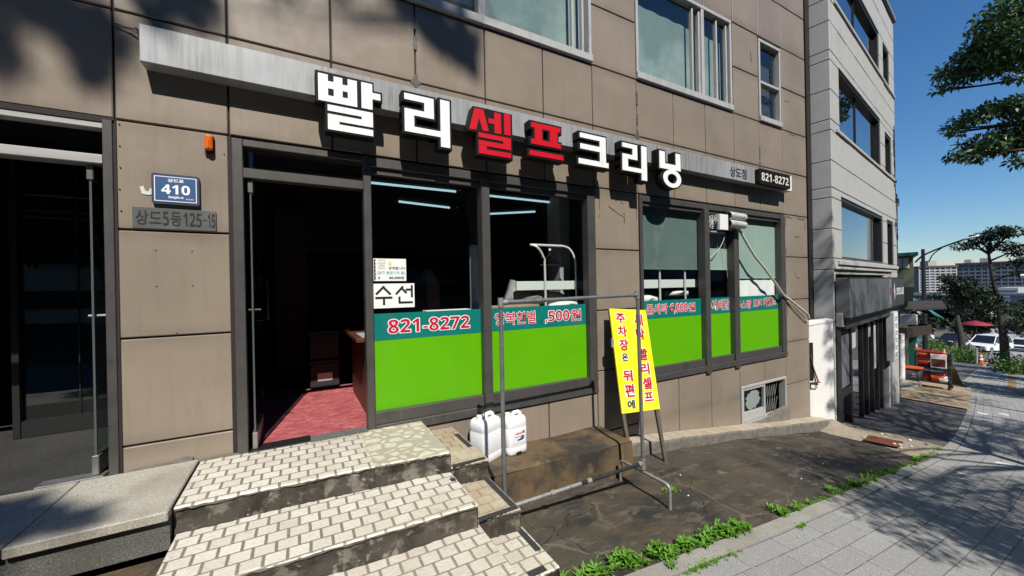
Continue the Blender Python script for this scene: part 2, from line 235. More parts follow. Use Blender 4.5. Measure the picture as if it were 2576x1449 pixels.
# ------------------------------------------------------------------ geometry helpers
def wloc(o):
    v = Vector((0, 0, 0))
    while o: v += o.location; o = o.parent
    return v
class MB:
    def __init__(s): s.v = []; s.f = []; s.m = []; s.sm = []
    def face(s, idx, m=0, sm=False): s.f.append(idx); s.m.append(m); s.sm.append(sm)
    def poly(s, pts, m=0): n = len(s.v); s.v += [tuple(p) for p in pts]; s.face(list(range(n, n+len(pts))), m); return s
    def box(s, x0, x1, y0, y1, z0, z1, b=0., m=0):
        if b <= 0:
            n = len(s.v); s.v += [(x, y, z) for z in (z0, z1) for y in (y0, y1) for x in (x0, x1)]
            for q in ((0, 2, 3, 1), (4, 5, 7, 6), (0, 1, 5, 4), (1, 3, 7, 5), (3, 2, 6, 7), (2, 0, 4, 6)): s.face([n+i for i in q], m)
            return s
        b = min(b, (x1-x0)/2.01, (y1-y0)/2.01, (z1-z0)/2.01); n = len(s.v); ix = {}
        for i, (X, sx) in enumerate(((x0, 1), (x1, -1))):
            for j, (Y, sy) in enumerate(((y0, 1), (y1, -1))):
                for k, (Z, sz) in enumerate(((z0, 1), (z1, -1))):
                    for a in range(3):
                        d = [b*sx, b*sy, b*sz]; d[a] = 0
                        ix[i, j, k, a] = len(s.v); s.v.append((X+d[0], Y+d[1], Z+d[2]))
        Q = lambda *k: s.face([ix[q] for q in k], m)
        for i in (0, 1):
            c = [(i, 0, 0, 0), (i, 1, 0, 0), (i, 1, 1, 0), (i, 0, 1, 0)]; Q(*(c if i else c[::-1]))
            c = [(0, i, 0, 1), (1, i, 0, 1), (1, i, 1, 1), (0, i, 1, 1)]; Q(*(c[::-1] if i else c))
            c = [(0, 0, i, 2), (1, 0, i, 2), (1, 1, i, 2), (0, 1, i, 2)]; Q(*(c if i else c[::-1]))
            for j in (0, 1):
                fl = (i+j) % 2
                c = [(i, j, 0, 0), (i, j, 0, 1), (i, j, 1, 1), (i, j, 1, 0)]; Q(*(c if not fl else c[::-1]))
                c = [(i, 0, j, 0), (i, 1, j, 0), (i, 1, j, 2), (i, 0, j, 2)]; Q(*(c if not fl else c[::-1]))
                c = [(0, i, j, 1), (0, i, j, 2), (1, i, j, 2), (1, i, j, 1)]; Q(*(c if fl else c[::-1]))
                for k in (0, 1):
                    c = [(i, j, k, 0), (i, j, k, 1), (i, j, k, 2)]; Q(*(c if (i+j+k) % 2 else c[::-1]))
        return s
    def prism(s, poly, ax, a, b, m=0):
        """extrude a 2-D outline: ax 'y' -> (x,z), 'z' -> (x,y), 'x' -> (y,z)"""
        mk = {'y': lambda p, t: (p[0], t, p[1]), 'z': lambda p, t: (p[0], p[1], t), 'x': lambda p, t: (t, p[0], p[1])}[ax]
        n = len(s.v); k = len(poly); s.v += [mk(p, a) for p in poly]+[mk(p, b) for p in poly]
        s.face(list(range(n, n+k)), m); s.face(list(range(n+2*k-1, n+k-1, -1)), m)
        for i in range(k): j = (i+1) % k; s.face([n+i, n+k+i, n+k+j, n+j], m)
        return s
    def tube(s, pts, r, n=10, m=0, cap=True):
        pts = [Vector(p) for p in pts]; k = len(pts); rs = r if isinstance(r, (list, tuple)) else [r]*k
        t0 = (pts[1]-pts[0]).normalized(); u = t0.orthogonal().normalized(); base_i = len(s.v)
        for i, p in enumerate(pts):
            t = ((pts[min(i+1, k-1)]-pts[max(i-1, 0)])).normalized(); u = (u-t*u.dot(t)).normalized(); v = t.cross(u)
            for a in range(n):
                th = 2*math.pi*a/n; s.v.append(tuple(p+(u*math.cos(th)+v*math.sin(th))*rs[i]))
        for i in range(k-1):
            for a in range(n):
                b = (a+1) % n; s.face([base_i+i*n+a, base_i+i*n+b, base_i+(i+1)*n+b, base_i+(i+1)*n+a], m, True)
        if cap:
            for i, rev in ((0, True), (k-1, False)):
                q = len(s.v); s.v += s.v[base_i+i*n:base_i+(i+1)*n]; c = list(range(q, q+n)); s.face(c[::-1] if rev else c, m)
        return s
    def loft(s, rings, m=0, cap=True, sm=True):
        n = len(rings[0]); b0 = len(s.v)
        for r in rings: s.v += [tuple(p) for p in r]
        for i in range(len(rings)-1):
            for a in range(n):
                b = (a+1) % n; s.face([b0+i*n+a, b0+i*n+b, b0+(i+1)*n+b, b0+(i+1)*n+a], m, sm)
        if cap: s.face(list(range(b0+n-1, b0-1, -1)), m); s.face(list(range(b0+(len(rings)-1)*n, b0+len(rings)*n)), m)
        return s
    def obj(s, name, mats, parent=None, local=False, **tags):
        me = bpy.data.meshes.new(name)
        if parent is not None and not local:
            o_ = wloc(parent); s.v = [(x-o_.x, y-o_.y, z-o_.z) for x, y, z in s.v]
        me.from_pydata(s.v, [], s.f)
        for mm in (mats if isinstance(mats, (list, tuple)) else [mats]): me.materials.append(MATS[mm])
        me.polygons.foreach_set('material_index', s.m); me.polygons.foreach_set('use_smooth', s.sm); me.update()
        return link(name, me, parent, **tags)
def link(name, me, parent=None, label=None, cat=None, group=None, kind=None):
    o = bpy.data.objects.new(name, me); COL.objects.link(o)
    if parent is not None: o.parent = parent
    tag(o, label, cat, group, kind); return o
def tag(o, label=None, cat=None, group=None, kind=None):
    if label: o['label'] = label
    if cat: o['category'] = cat
    if group: o['group'] = group
    if kind: o['kind'] = kind
    return o
def thing(name, label, cat, loc=(0, 0, 0), rz=0., group=None):
    o = bpy.data.objects.new(name, None); COL.objects.link(o); o.location = loc; o.rotation_euler = (0, 0, rz); o.empty_display_size = .1
    return tag(o, label, cat, group)
def copy_tree(o, parent=None):
    c = o.copy(); COL.objects.link(c); c.parent = parent
    for ch in [q for q in bpy.data.objects if q.parent == o]: copy_tree(ch, c)
    return c
def rrect(hx, hy, r, z, cx=0, cy=0, n=5):
    out = []
    for qx, qy, a0 in ((1, 1, 0), (-1, 1, 90), (-1, -1, 180), (1, -1, 270)):
        for i in range(n): a = R(a0+90*i/(n-1)); out.append((cx+qx*(hx-r)+r*math.cos(a), cy+qy*(hy-r)+r*math.sin(a), z))
    return out
_tc = bpy.data.curves.new('lettering_source', 'FONT'); _to = bpy.data.objects.new('lettering_source', _tc); COL.objects.link(_to)
def text_mesh(body, thick=0., ext=0., sp=1.):
    _tc.body = dg_(body); _tc.offset = thick; _tc.extrude = ext; _tc.resolution_u = 3; _tc.space_character = sp
    dg = bpy.context.evaluated_depsgraph_get(); dg.update()
    return bpy.data.meshes.new_from_object(_to.evaluated_get(dg))
def dg_(s): return ''.join(chr(0x1D7EC+ord(c)-48) if '0' <= c <= '9' else chr(0x1D5D4+ord(c)-65) if 'A' <= c <= 'Z' else chr(0x1D5EE+ord(c)-97) if 'a' <= c <= 'z' else c for c in s)   # upright sans digits and letters
def text(name, body, mt, x0, x1, z0, z1, y, parent, thick=0., outline=None, ow=.03, ref=None, ext=0., rel=True, sp=1.):
    """lettering facing -Y that fills the box x0..x1, z0..z1; outline = material of a wider copy behind it"""
    me0 = text_mesh(body, thick, 0, sp); P = np.array([v.co[:] for v in me0.vertices]); lo, hi = P.min(0), P.max(0)
    sx = (x1-x0)/(hi[0]-lo[0]); sz = (z1-z0)/(hi[1]-lo[1]); off = wloc(parent) if rel and parent else Vector((0, 0, 0)); res = []
    for k, (mm, th, dy) in enumerate([(mt, thick, 0)]+([(outline, thick+ow, .0015)] if outline else [])):
        me = me0 if k == 0 else text_mesh(body, th, 0, sp)
        for v in me.vertices:
            x, yy, z = v.co; v.co = (x0+(x-lo[0])*sx-off.x, y+dy-z*ext-off.y, z0+(yy-lo[1])*sz-off.z)
        me.materials.clear(); me.materials.append(MATS[mm]); me.name = name
        res.append(link(name if k == 0 else name+'_outline', me, parent))
    return res

# ground level along the street (drops to the right)
GX = [-60, -4, 0, 1.2, 1.57, 2.75, 3.88, 5.36, 7.24, 8.5, 10, 12, 16, 25, 42, 60, 90, 150, 3000]
GZ = [3, -.35, -.53, -.63, -.66, -.76, -.85, -1.02, -1.30, -1.48, -1.68, -1.92, -2.4, -3.4, -5.1, -6.6, -8.6, -11.5, -20]
def g(x): return float(np.interp(x, GX, GZ))
CX = [-30, -3, 2.06, 3.57, 5.5, 7.08, 8.92, 11, 14.9, 19.9, 23, 32, 45, 60, 90, 150]
CY = [-1.7, -1.7, -1.73, -1.79, -1.74, -1.62, -1.48, -1.18, -.52, .38, 1.08, 2.9, 4.6, 7.0, 12, 24]
def smooth_path():
    xs = np.concatenate([np.arange(-30, -3, 3), np.arange(-3, 25, .25), np.arange(25, 150, 2.)])
    ys = np.interp(xs, CX, CY); k = np.ones(7)/7
    ys2 = np.convolve(np.pad(ys, 3, 'edge'), k, 'valid'); return xs, ys2
PX, PY = smooth_path()
def curb(x): return float(np.interp(x, PX, PY))
NRM = []
for i in range(len(PX)):
    a, b = max(i-1, 0), min(i+1, len(PX)-1); t = Vector((PX[b]-PX[a], PY[b]-PY[a], 0)).normalized(); NRM.append(Vector((-t.y, t.x, 0)))
def strip(name, o0, o1, z, mt, i0=0, i1=None, nv=1, kind='structure', thick=0., tags=None):
    """a sheet that follows the curb line between two offsets (positive = towards the buildings)"""
    me = bpy.data.meshes.new(name); V = []; F = []; UV = []; i1 = i1 or len(PX); u = 0.
    for i in range(i0, i1):
        if i > i0: u += math.hypot(PX[i]-PX[i-1], PY[i]-PY[i-1])
        for j in range(nv+1):
            d = o0+(o1-o0)*j/nv; x = PX[i]+NRM[i].x*d; y = PY[i]+NRM[i].y*d; V.append((x, y, g(x)+z)); UV.append((u, d))
    n = nv+1; m_ = i1-i0
    for i in range(m_-1):
        for j in range(nv): F.append((i*n+j, (i+1)*n+j, (i+1)*n+j+1, i*n+j+1))
    if thick:
        k = len(V); V += [(x, y, zz-thick) for x, y, zz in V]; UV += UV
        for i in range(m_-1):
            for j in (0, nv): a, b = i*n+j, (i+1)*n+j; F.append((a, k+a, k+b, b) if j == 0 else (a, b, k+b, k+a))
    me.from_pydata(V, [], F); uvl = me.uv_layers.new(name='UVMap')
    for lp in me.loops: uvl.data[lp.index].uv = UV[lp.vertex_index]
    me.materials.append(MATS[mt]); me.update(); return link(name, me, None, kind=kind, **(tags or {}))
def sheet(name, poly_fn, xs, z, mt, ny=6, kind='structure'):
    """a draped sheet: poly_fn(x) -> (y0, y1)"""
    mb = MB(); n = ny+1
    for x in xs:
        y0, y1 = poly_fn(x)
        for j in range(n): mb.v.append((x, y0+(y1-y0)*j/ny, g(x)+z))
    for i in range(len(xs)-1):
        for j in range(ny): mb.face([i*n+j, (i+1)*n+j, (i+1)*n+j+1, i*n+j+1], 0, True)
    return mb.obj(name, mt, kind=kind)

# ------------------------------------------------------------------ the ground
gxs = sorted(set([-300, -120]+GX[:-1]+list(np.arange(-30, 60, 2.))+[200, 300, 500, 900, 1500, 2500]))
sheet('ground', lambda x: (-900, 1500), gxs, -.03, 'dirt', ny=60)
strip('road', -40, -4.1, -.14, 'asphalt', nv=1)
strip('sidewalk', -4.0, 0, 0, 'paver', nv=2)
strip('curb', 0.004, .125, .012, 'curb_stone', thick=.06)
strip('road_kerb', -4.12, -4.0, .004, 'curb_stone', thick=.2)
strip('lane_line', -7.3, -7.18, -.135, 'white_stone'); strip('lane_line', -10.5, -10.35, -.134, 'yellow_paver')
sheet('apron', lambda x: (curb(x)+.12, .3), list(np.arange(-6, 8.06, .1)), 0, 'apron', ny=20)
sheet('driveway', lambda x: (curb(x)+.12, max(.3, .1+(x-8)*.17)), list(np.arange(8.0, 15.7, .1)), -.006, 'drive', ny=14)
sheet('ochre_pavement', lambda x: (curb(x)+.12, (x-8.3)*.155+.3), list(np.arange(15.65, 23.2, .3)), .03, 'ochre_concrete')
sheet('far_pavement', lambda x: (curb(x)+.12, curb(x)+4.5), list(np.arange(23.1, 46.5, .5)), -.01, 'drive')
mb = MB()
for c in [((7.38, -1.83), (7.49, -1.97), (7.35, -1.99), (7.25, -1.85)), ((8.95, -1.87), (9.04, -2.01), (8.88, -2.03), (8.79, -1.89)), ((10.42, -1.31), (10.40, -1.49), (10.2, -1.52), (10.22, -1.33)), ((15.59, -.45), (15.51, -.64), (15.2, -.69), (15.3, -.5)), ((16.34, -.68), (16.25, -.86), (15.95, -.9), (16.05, -.73))]:
    mb.poly([(x, y, g(x)+.004) for x, y in c][::-1])
mb.obj('pavement_marking', 'white_stone', kind='structure')
strip('tactile_paving', -1.4, -1.15, .004, 'yellow_paver', i0=int(np.searchsorted(PX, 23)), i1=int(np.searchsorted(PX, 45)))
# sandy mound and rusty drain cover at the corner
mb = MB(); nx, ny = 16, 24
for j in range(ny+1):
    for i in range(nx+1):
        x = 7.72+1.55*i/nx; t = j/ny; y = -1.42+1.75*t
        h = .16*math.exp(-((x-8.3)/.28)**2-((y+.1)/.38)**2)+.012+.012*math.sin(9*x+3*y)*math.sin(11*y); ed = min(i, nx-i, j, ny-j)
        xx = x-.12*(1-t)+.08*math.sin(5*y)
        mb.v.append((xx, y, g(xx)+(h if ed else -.02)))
for j in range(ny):
    for i in range(nx): a = j*(nx+1)+i; mb.face([a, a+1, a+nx+2, a+nx+1], 0, True)
mb.obj('sand_mound', 'sand', kind='structure')
t = thing('drain_cover', 'rusty red steel drain cover set in the sandy concrete by the kerb', 'drain cover', (8.08, -.9, g(8.08)))
mb = MB(); q = [(8.27, -.65), (8.47, -1.02), (7.85, -1.14), (7.71, -.77)]
mb.prism([(x, y) for x, y in q][::-1], 'z', 0, .001)
mb.v = [(x, y, g(x)+.035+zz*6) for x, y, zz in mb.v]; mb.obj('plate', 'rust', t)
mb = MB(); mb.tube([(8.0, -.78, g(8)+.045), (8.07, -.77, g(8)+.065), (8.13, -.80, g(8.1)+.045)], .008, 6); mb.obj('handle', 'rust', t)
rk = []
for i in range(22):
    x = random.uniform(7.75, 8.9); y = random.uniform(-1.25, -.05); r = random.choice([.012, .018, .026, .035])
    mb = MB(); rings = []
    for k in range(5):
        ph = math.pi*(k+.3)/5.2; rr = r*math.sin(ph); rings.append([(x+rr*math.cos(a)*random.uniform(.75, 1.2), y+rr*math.sin(a)*random.uniform(.75, 1.2), g(x)+.035-r*.7*math.cos(ph)) for a in [2*math.pi*q/7 for q in range(7)]])
    mb.loft(rings, sm=False); mb.obj('stone', 'white_stone' if i % 3 else 'sand', label='small broken stone lying on the sandy mound by the building corner', cat='stone', group='broken stones on the sandy mound')

# ------------------------------------------------------------------ the shop building
B = thing('shop_building', 'brown panel clad building with a ground floor dry cleaning shop', 'building')
GXS = [-3.1, -2.41, -1.72, -1.02, -.42, .26, .945, 1.63, 2.31, 2.99, 3.70, 4.38, 5.05, 5.73, 6.40, 7.08, 7.86]
rows = [(2.30, 3.01), (3.01, 3.71), (3.71, 4.41), (4.41, 5.07), (5.07, 5.78), (5.78, 6.48)]
UP = [(.27, 2.985, 3.72, 5.06), (3.705, 5.69, 3.72, 5.07), (6.41, 7.045, 3.72, 5.03)]
rects = []
for i in range(len(GXS)-1):
    for z0, z1 in rows:
        x0, x1 = GXS[i], GXS[i+1]; xc, zc = (x0+x1)/2, (z0+z1)/2
        if any(a < xc < b and c < zc < d for a, b, c, d in UP): continue
        rects.append((x0, x1, z0, z1))
for x0, x1, zs in ((-1.02, -.42, [-.62, .18, .88, 1.59, 2.30]), (2.99, 3.70, [-1.1, -.53, .18, .88, 1.59, 2.30]), (7.08, 7.86, [-1.6, -.55, .16, .87, 1.59, 2.30])):
    for a, b in zip(zs, zs[1:]): rects.append((x0, x1, a, b))
for x0, x1 in ((-.42, .54), (.54, 1.63), (1.63, 2.31), (2.31, 2.99)): rects.append((x0, x1, -.8, -.06))
for x0, x1 in ((3.70, 4.39), (4.39, 5.08), (5.08, 5.77)): rects.append((x0, x1, -1.2, -.06))
rects += [(5.77, 6.44, -.39, -.06), (6.44, 7.08, -.39, -.06), (5.77, 6.44, -1.5, -.98), (6.44, 7.08, -1.5, -1.0)]
mb = MB(); h = .0062; rr = random.Random(3)
for x0, x1, z0, z1 in rects:
    d = rr.uniform(-.0015, .0015); mb.box(x0+h, x1-h, d, .03, z0+h, z1-h, .006)
mb.obj('cladding', 'panel', B)
# structural wall behind the panels: piers, lintels, side wall
mb = MB()
for x0, x1, z0, z1 in rects: mb.box(x0, x1, .022, .20, z0, z1)
mb.box(7.66, 7.858, .2, 9, -2, 6.5); mb.box(-3.1, 7.86, .21, 9, 6.4, 6.5); mb.box(-3.3, -3.1, .0, 9, -1, 6.5); mb.box(-3.1, 7.66, 8.8, 9, -2, 6.4)
mb.obj('structural_wall', 'joint', B)
# sealant patches on the joints
mb = MB()
for x, z0, z1, w_ in ((3.70, 3.40, 3.56, .022), (3.70, 3.16, 3.28, .018), (.945, 3.30, 3.42, .02), (.945, 3.48, 3.60, .014), (6.40, 3.12, 3.30, .02)):
    mb = MB(); n = 7; L = [(x-w_*rr.uniform(.5, 1.1), z0+(z1-z0)*i/n) for i in range(n+1)]; Rr = [(x+w_*rr.uniform(.5, 1.1), z0+(z1-z0)*i/n) for i in range(n, -1, -1)]
    mb.prism(L+Rr, 'y', -.0045, .02); mb.obj('sealant_patch', 'plate_brass', B)
for x in (.945, 3.70, 6.40): MB().prism([(x-.05, 3.0), (x-.015, 2.985), (x, 2.95), (x+.02, 2.99), (x+.05, 3.005), (x+.02, 3.03), (x+.015, 3.09), (x-.015, 3.07)], 'y', -.005, .02).obj('sealant_patch', 'plate_brass', B)
rs = random.Random(17)
def stain(pts, w_):
    mb = MB(); L = [(x+rs.uniform(-.3, .3)*w_, z) for x, z in pts]
    for (x0, z0), (x1, z1) in zip(L, L[1:]):
        d = Vector((x1-x0, z1-z0)).normalized(); p = Vector((-d.y, d.x)); a, b = w_*rs.uniform(.35, .7), w_*rs.uniform(.35, .7)
        mb.prism([(x0-p.x*a, z0-p.y*a), (x1-p.x*b, z1-p.y*b), (x1+p.x*b, z1+p.y*b), (x0+p.x*a, z0+p.y*a)], 'y', -.0026-.0002*rs.random(), .004)
    mb.obj('glue_stain', 'glue_stain', B)
for pts, w_ in (([(3.06, 2.18), (3.06, 2.05)], .008), ([(3.06, 2.0), (3.06, 1.95)], .009), ([(3.20, 2.10), (3.28, 2.06), (3.36, 2.02), (3.44, 1.99)], .010), ([(3.30, 2.18), (3.38, 2.19), (3.44, 2.14)], .010), ([(3.45, 2.05), (3.45, 1.92)], .012), ([(3.66, 2.12), (3.66, 1.98)], .008),
               ([(7.14, 2.25), (7.14, 2.1)], .010), ([(7.16, 2.27), (7.32, 2.25)], .012), ([(7.55, 2.26), (7.76, 2.25)], .014), ([(7.77, 2.2), (7.77, 2.08)], .010), ([(7.42, 1.95), (7.50, 1.93), (7.58, 1.95)], .012), ([(7.14, 1.75), (7.14, 1.64)], .010), ([(7.4, 1.35), (7.45, 1.24), (7.55, 1.23)], .012), ([(7.15, 1.3), (7.15, 1.15)], .010), ([(7.14, .8), (7.15, .62)], .010), ([(7.45, .75), (7.52, .77)], .014), ([(7.15, 4.2), (7.3, 4.22)], .010), ([(7.3, 3.72), (7.4, 3.66), (7.5, 3.69)], .014), ([(6.2, 4.75), (6.21, 4.6)], .012)): stain(pts, w_)
mb = MB()
for zz in (2.27, 2.13, 1.99, 1.85, 1.71): mb.tube([(-1.0+rr.uniform(-.006, .006), -.004, zz), (-1.0, .01, zz)], .0045, 6)
for x, z in ((-.83, 1.46), (-.64, 1.46), (-.83, 1.22), (-.64, 1.22), (-.73, .9), (-.45, 2.16)): mb.tube([(x, -.004, z), (x, .01, z)], .004, 6)
mb.obj('fixing_hole', 'plate_glyph', B)

# shop front frames
fr = MB()
fr.box(-.405, -.34, -.012, .075, -.02, 2.285, .004)            # door jamb
fr.box(-.34, .485, -.008, .075, 2.235, 2.285, .004); fr.box(-.34, .485, -.012, .075, 2.005, 2.075, .004)
fr.box(.485, .545, -.02, .09, -.02, 2.285, .004)
fr.box(.545, 2.875, -.008, .08, 2.205, 2.285, .004); fr.box(.545, 2.875, .018, .075, 2.15, 2.205, .003)
fr.box(.545, 2.985, -.022, .09, -.055, .025, .005); fr.box(.545, 1.555, .0, .08, .025, .128, .004); fr.box(1.64, 2.875, .0, .08, .025, .128, .004)
fr.box(1.555, 1.64, -.032, .09, -.10, 2.235, .005)
fr.box(2.875, 2.985, -.016, .09, .025, 2.285, .004)
fr.box(3.705, 3.755, -.016, .09, -.05, 2.285, .004); fr.box(3.755, 7.09, -.008, .08, 2.21, 2.285, .004); fr.box(3.755, 6.96, .018, .075, 2.16, 2.21, .003)
fr.box(3.705, 7.09, -.026, .09, -.058, .02, .005); fr.box(3.755, 4.95, .0, .08, .02, .115, .004); fr.box(5.05, 5.63, .0, .08, .02, .115, .004); fr.box(5.745, 6.96, .0, .08, .02, .115, .004)
fr.box(4.95, 5.05, -.034, .09, -.09, 2.21, .005); fr.box(5.63, 5.745, -.034, .09, -.09, 2.21, .005); fr.box(6.96, 7.085, -.018, .09, .02, 2.285, .004)
fr.obj('shopfront_frame', 'frame', B)
def pane(name, x0, x1, z0, z1, y, mt, parent=B): return MB().poly([(x0, y, z0), (x1, y, z0), (x1, y, z1), (x0, y, z1)]).obj(name, mt, parent)
for x0, x1, z0, z1 in ((.54, 1.56, .12, 2.16), (1.63, 2.88, .12, 2.16), (3.75, 4.96, .11, 2.17), (5.04, 5.64, .11, 2.17), (5.74, 6.97, .11, 2.17), (-.345, .49, 2.07, 2.24)):
    pane('shop_window_pane', x0, x1, z0, z1, .058, 'shop_glass')
def film(x0, x1, zb):
    p = pane('green_window_film', x0, x1, zb, .729, .052, 'film_green'); q = pane('teal_window_film', x0, x1, .729, .962, .051, 'film_teal'); return q
f1 = film(.546, 1.556, .126); f2 = film(1.641, 2.874, .126); f3 = film(3.756, 4.949, .113); f4 = film(5.051, 5.629, .113); f5 = film(5.746, 6.959, .113)
def ftext(body, x0, x1, z0, z1, par, mt='red_vinyl', ol='white_vinyl', th=.012, ow=.034, y=.047):
    if body[0] in '0123456789,': th, ow = 0., .045
    text('lettering', body, mt, x0, x1, z0, z1, y, par, th, ol, ow)
ftext('821-8272', .675, 1.435, .785, .905, f1)
ftext('양복한벌', 1.71, 2.19, .785, .915, f2); ftext('4', 2.225, 2.30, .785, .905, f2, 'film_teal', 'green_vinyl', .01, .022); ftext(',500', 2.315, 2.635, .775, .905, f2); ftext('원', 2.65, 2.80, .78, .91, f2)
ftext('물세탁', 3.86, 4.25, .785, .915, f3); ftext('6,000', 4.30, 4.655, .778, .91, f3); ftext('원', 4.67, 4.815, .785, .91, f3)
ftext('수거/배달', 5.075, 5.60, .775, .93, f4, th=.012, ow=.034)
ftext('무스탕', 5.775, 6.18, .77, .90, f5, th=.012, ow=.034); ftext('모피', 6.235, 6.47, .775, .905, f5, th=.012, ow=.034); ftext('카펫트', 6.52, 6.89, .785, .925, f5, th=.012, ow=.034)

# shop door: frameless glass leaf standing open at right angles into the shop
mat('clamp_metal', (.30, .30, .28), .3, .7); mat('door_edge', (.075, .085, .085), .3)
def open_door(xp, y0, wd, z0, z1, hand, label):
    mb = MB(); mb.box(xp-.005, xp+.005, y0+.01, y0+wd, z0+.03, z1-.03); d = mb.obj('glass_door', 'door_glass', B); d['label'] = label
    mb = MB(); mb.box(xp-.0055, xp+.0055, y0-.001, y0+.009, z0+.03, z1-.03); mb.obj('door_edge', 'door_edge', d)
    mb = MB(); mb.box(xp-.016, xp+.016, y0-.01, y0+.11, z1-.10, z1-.01, .004); mb.obj('pivot_clamp', 'clamp_metal', d); mb = MB(); mb.box(xp-.017, xp+.017, y0-.012, y0+.5, z0+.008, z0+.13, .004); mb.obj('pivot_clamp', 'clamp_metal', d)
    mb = MB()
    for s in (-1, 1):
        x = xp+s*.055; mb.tube([(xp, y0+wd-.12, .92), (x, y0+wd-.12, .92), (x, y0+wd-.12, 1.28), (xp, y0+wd-.12, 1.28)], .011, 8)
    mb.tube([(xp-.03, y0+.03, 1.035), (xp+.05, y0+.03, 1.035)], .010, 8)
    mb.obj('handle', hand, d); return d
open_door(-.300, .025, .78, .0, 2.005, 'dark_metal', 'glass shop door swung open into the dark interior')
mb = MB(); mb.box(-.34, .06, -.03, .12, -.018, .006, .003); mb.obj('threshold', 'dark_metal', B)
mb = MB(); mb.box(.062, .485, -.05, .10, -.02, .004, .004); mb.obj('door_sill', 'granite_dark', B)
# left entrance
fr = MB(); fr.box(-1.075, -1.028, -.012, .10, 0, 2.285, .003); fr.box(-3.1, -1.075, .004, .09, 2.232, 2.268, .002); fr.box(-3.1, -1.072, -.014, .10, 2.0, 2.058, .004)
e = fr.obj('entrance_frame', ['frame', 'steel'], B)
for p in e.data.polygons:
    if p.center.z > 1.9 and p.center.x < -1.09: p.material_index = 1
MB().box(-1.033, -1.012, -.002, .06, 0, 2.29).obj('entrance_jamb', 'joint', B); MB().box(-.432, -.405, -.002, .06, 0, 2.29).obj('entrance_jamb', 'joint', B)
MB().box(-3.1, -1.02, -.002, .06, 2.27, 2.305).obj('entrance_head', 'joint', B)
pane('transom_pane', -3.1, -1.075, 2.05, 2.235, .06, 'shop_glass')
open_door(-1.145, .03, .86, .02, 2.0, 'galv', 'tinted glass entrance door swung open inward')
mb = MB(); mb.box(-1.40, -1.10, -.012, .09, .012, .026, .002); mb.obj('floor_spring_plate', 'galv', B)
MB().box(-1.99, -1.30, 1.30, 1.31, .15, 2.35).obj('inner_glass_screen', 'door_glass', B)
fr = MB(); fr.box(-2.03, -1.99, 1.26, 1.36, .02, 2.4); fr.box(-1.30, -1.26, 1.26, 1.36, .02, 2.4); fr.box(-1.99, -1.30, 1.27, 1.35, .02, .15); fr.box(-1.66, -1.652, 1.294, 1.299, .15, 2.35); fr.obj('inner_screen_frame', 'dark_metal', B)
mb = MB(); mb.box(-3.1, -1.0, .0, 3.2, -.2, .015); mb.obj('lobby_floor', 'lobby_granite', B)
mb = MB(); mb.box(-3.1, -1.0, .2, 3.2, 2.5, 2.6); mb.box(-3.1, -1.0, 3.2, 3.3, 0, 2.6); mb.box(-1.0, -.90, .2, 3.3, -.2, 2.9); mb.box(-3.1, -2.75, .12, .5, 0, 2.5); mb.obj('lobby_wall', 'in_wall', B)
# shop interior shell
mb = MB(); mb.box(-.90, 7.66, .1, 5.2, -.3, -.004); mb.obj('shop_floor', 'carpet', B)
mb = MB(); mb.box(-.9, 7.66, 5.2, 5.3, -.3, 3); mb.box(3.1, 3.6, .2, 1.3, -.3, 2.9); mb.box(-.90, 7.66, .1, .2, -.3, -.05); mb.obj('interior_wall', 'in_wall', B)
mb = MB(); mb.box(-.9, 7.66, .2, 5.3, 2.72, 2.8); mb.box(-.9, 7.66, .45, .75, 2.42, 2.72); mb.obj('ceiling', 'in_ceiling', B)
mb = MB(); mb.box(-.9, 2.9, 2.5, 2.56, 1.7, 2.72); mb.box(-.25, .1, 2.1, 2.2, 0, 2.2); mb.obj('interior_partition', 'in_ceiling', B)
# floor between storeys and rooms above
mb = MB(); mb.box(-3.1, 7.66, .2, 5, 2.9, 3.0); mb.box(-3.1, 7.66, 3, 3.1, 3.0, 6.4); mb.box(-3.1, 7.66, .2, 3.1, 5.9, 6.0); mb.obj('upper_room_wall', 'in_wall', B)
# upper windows
def upper(x0, x1, z0, z1, mull, cur, trans=None, sash=()):
    fr = MB(); f = .038
    fr.box(x0, x1, -.035, .09, z0, z0+.085, .006); fr.box(x0, x1, -.012, .09, z1-.05, z1, .004); fr.box(x0, x0+f, -.012, .09, z0+.085, z1-.05, .004); fr.box(x1-f, x1, -.012, .09, z0+.085, z1-.05, .004)
    for mx in mull: fr.box(mx-.028, mx+.028, -.008, .08, z0+.085, z1-.05, .004)
    if trans: fr.box(x0+f, x1-f, -.004, .08, trans-.022, trans+.022, .003)
    o = fr.obj('window', 'frame_light', B)
    sf = MB()
    for a, b in sash: sf.box(a, a+.028, .02, .07, z0+.085, z1-.05, .003); sf.box(b-.028, b, .02, .07, z0+.085, z1-.05, .003); sf.box(a+.028, b-.028, .02, .07, z0+.085, z0+.12, .003)
    if sash: sf.obj('sash', 'frame_light', o)
    MB().poly([(x0+f, .055, z0+.08), (x1-f, .055, z0+.08), (x1-f, .055, z1-.05), (x0+f, .055, z1-.05)]).obj('pane', 'upper_glass', o)
    cb = MB()
    for a, b, m_ in cur:
        n = 40
        for i in range(n): 
            xa, xb = a+(b-a)*i/n, a+(b-a)*(i+1)/n; ya, yb = .16+.003*math.sin(i*1.1), .16+.003*math.sin((i+1)*1.1); k = len(cb.v)
            cb.v += [(xa, ya, z0+.05), (xb, yb, z0+.05), (xb, yb, z1), (xa, ya, z1)]; cb.face([k, k+1, k+2, k+3], m_, True)
    cb.obj('curtain', ['curtain', 'curtain_warm'], o); return o
upper(.27, 1.605, 3.72, 5.06, [.93], [(.28, 1.6, 1)])
upper(1.605, 2.985, 3.72, 5.06, [], [(1.62, 2.97, 0)], None, [(2.73, 2.90)])
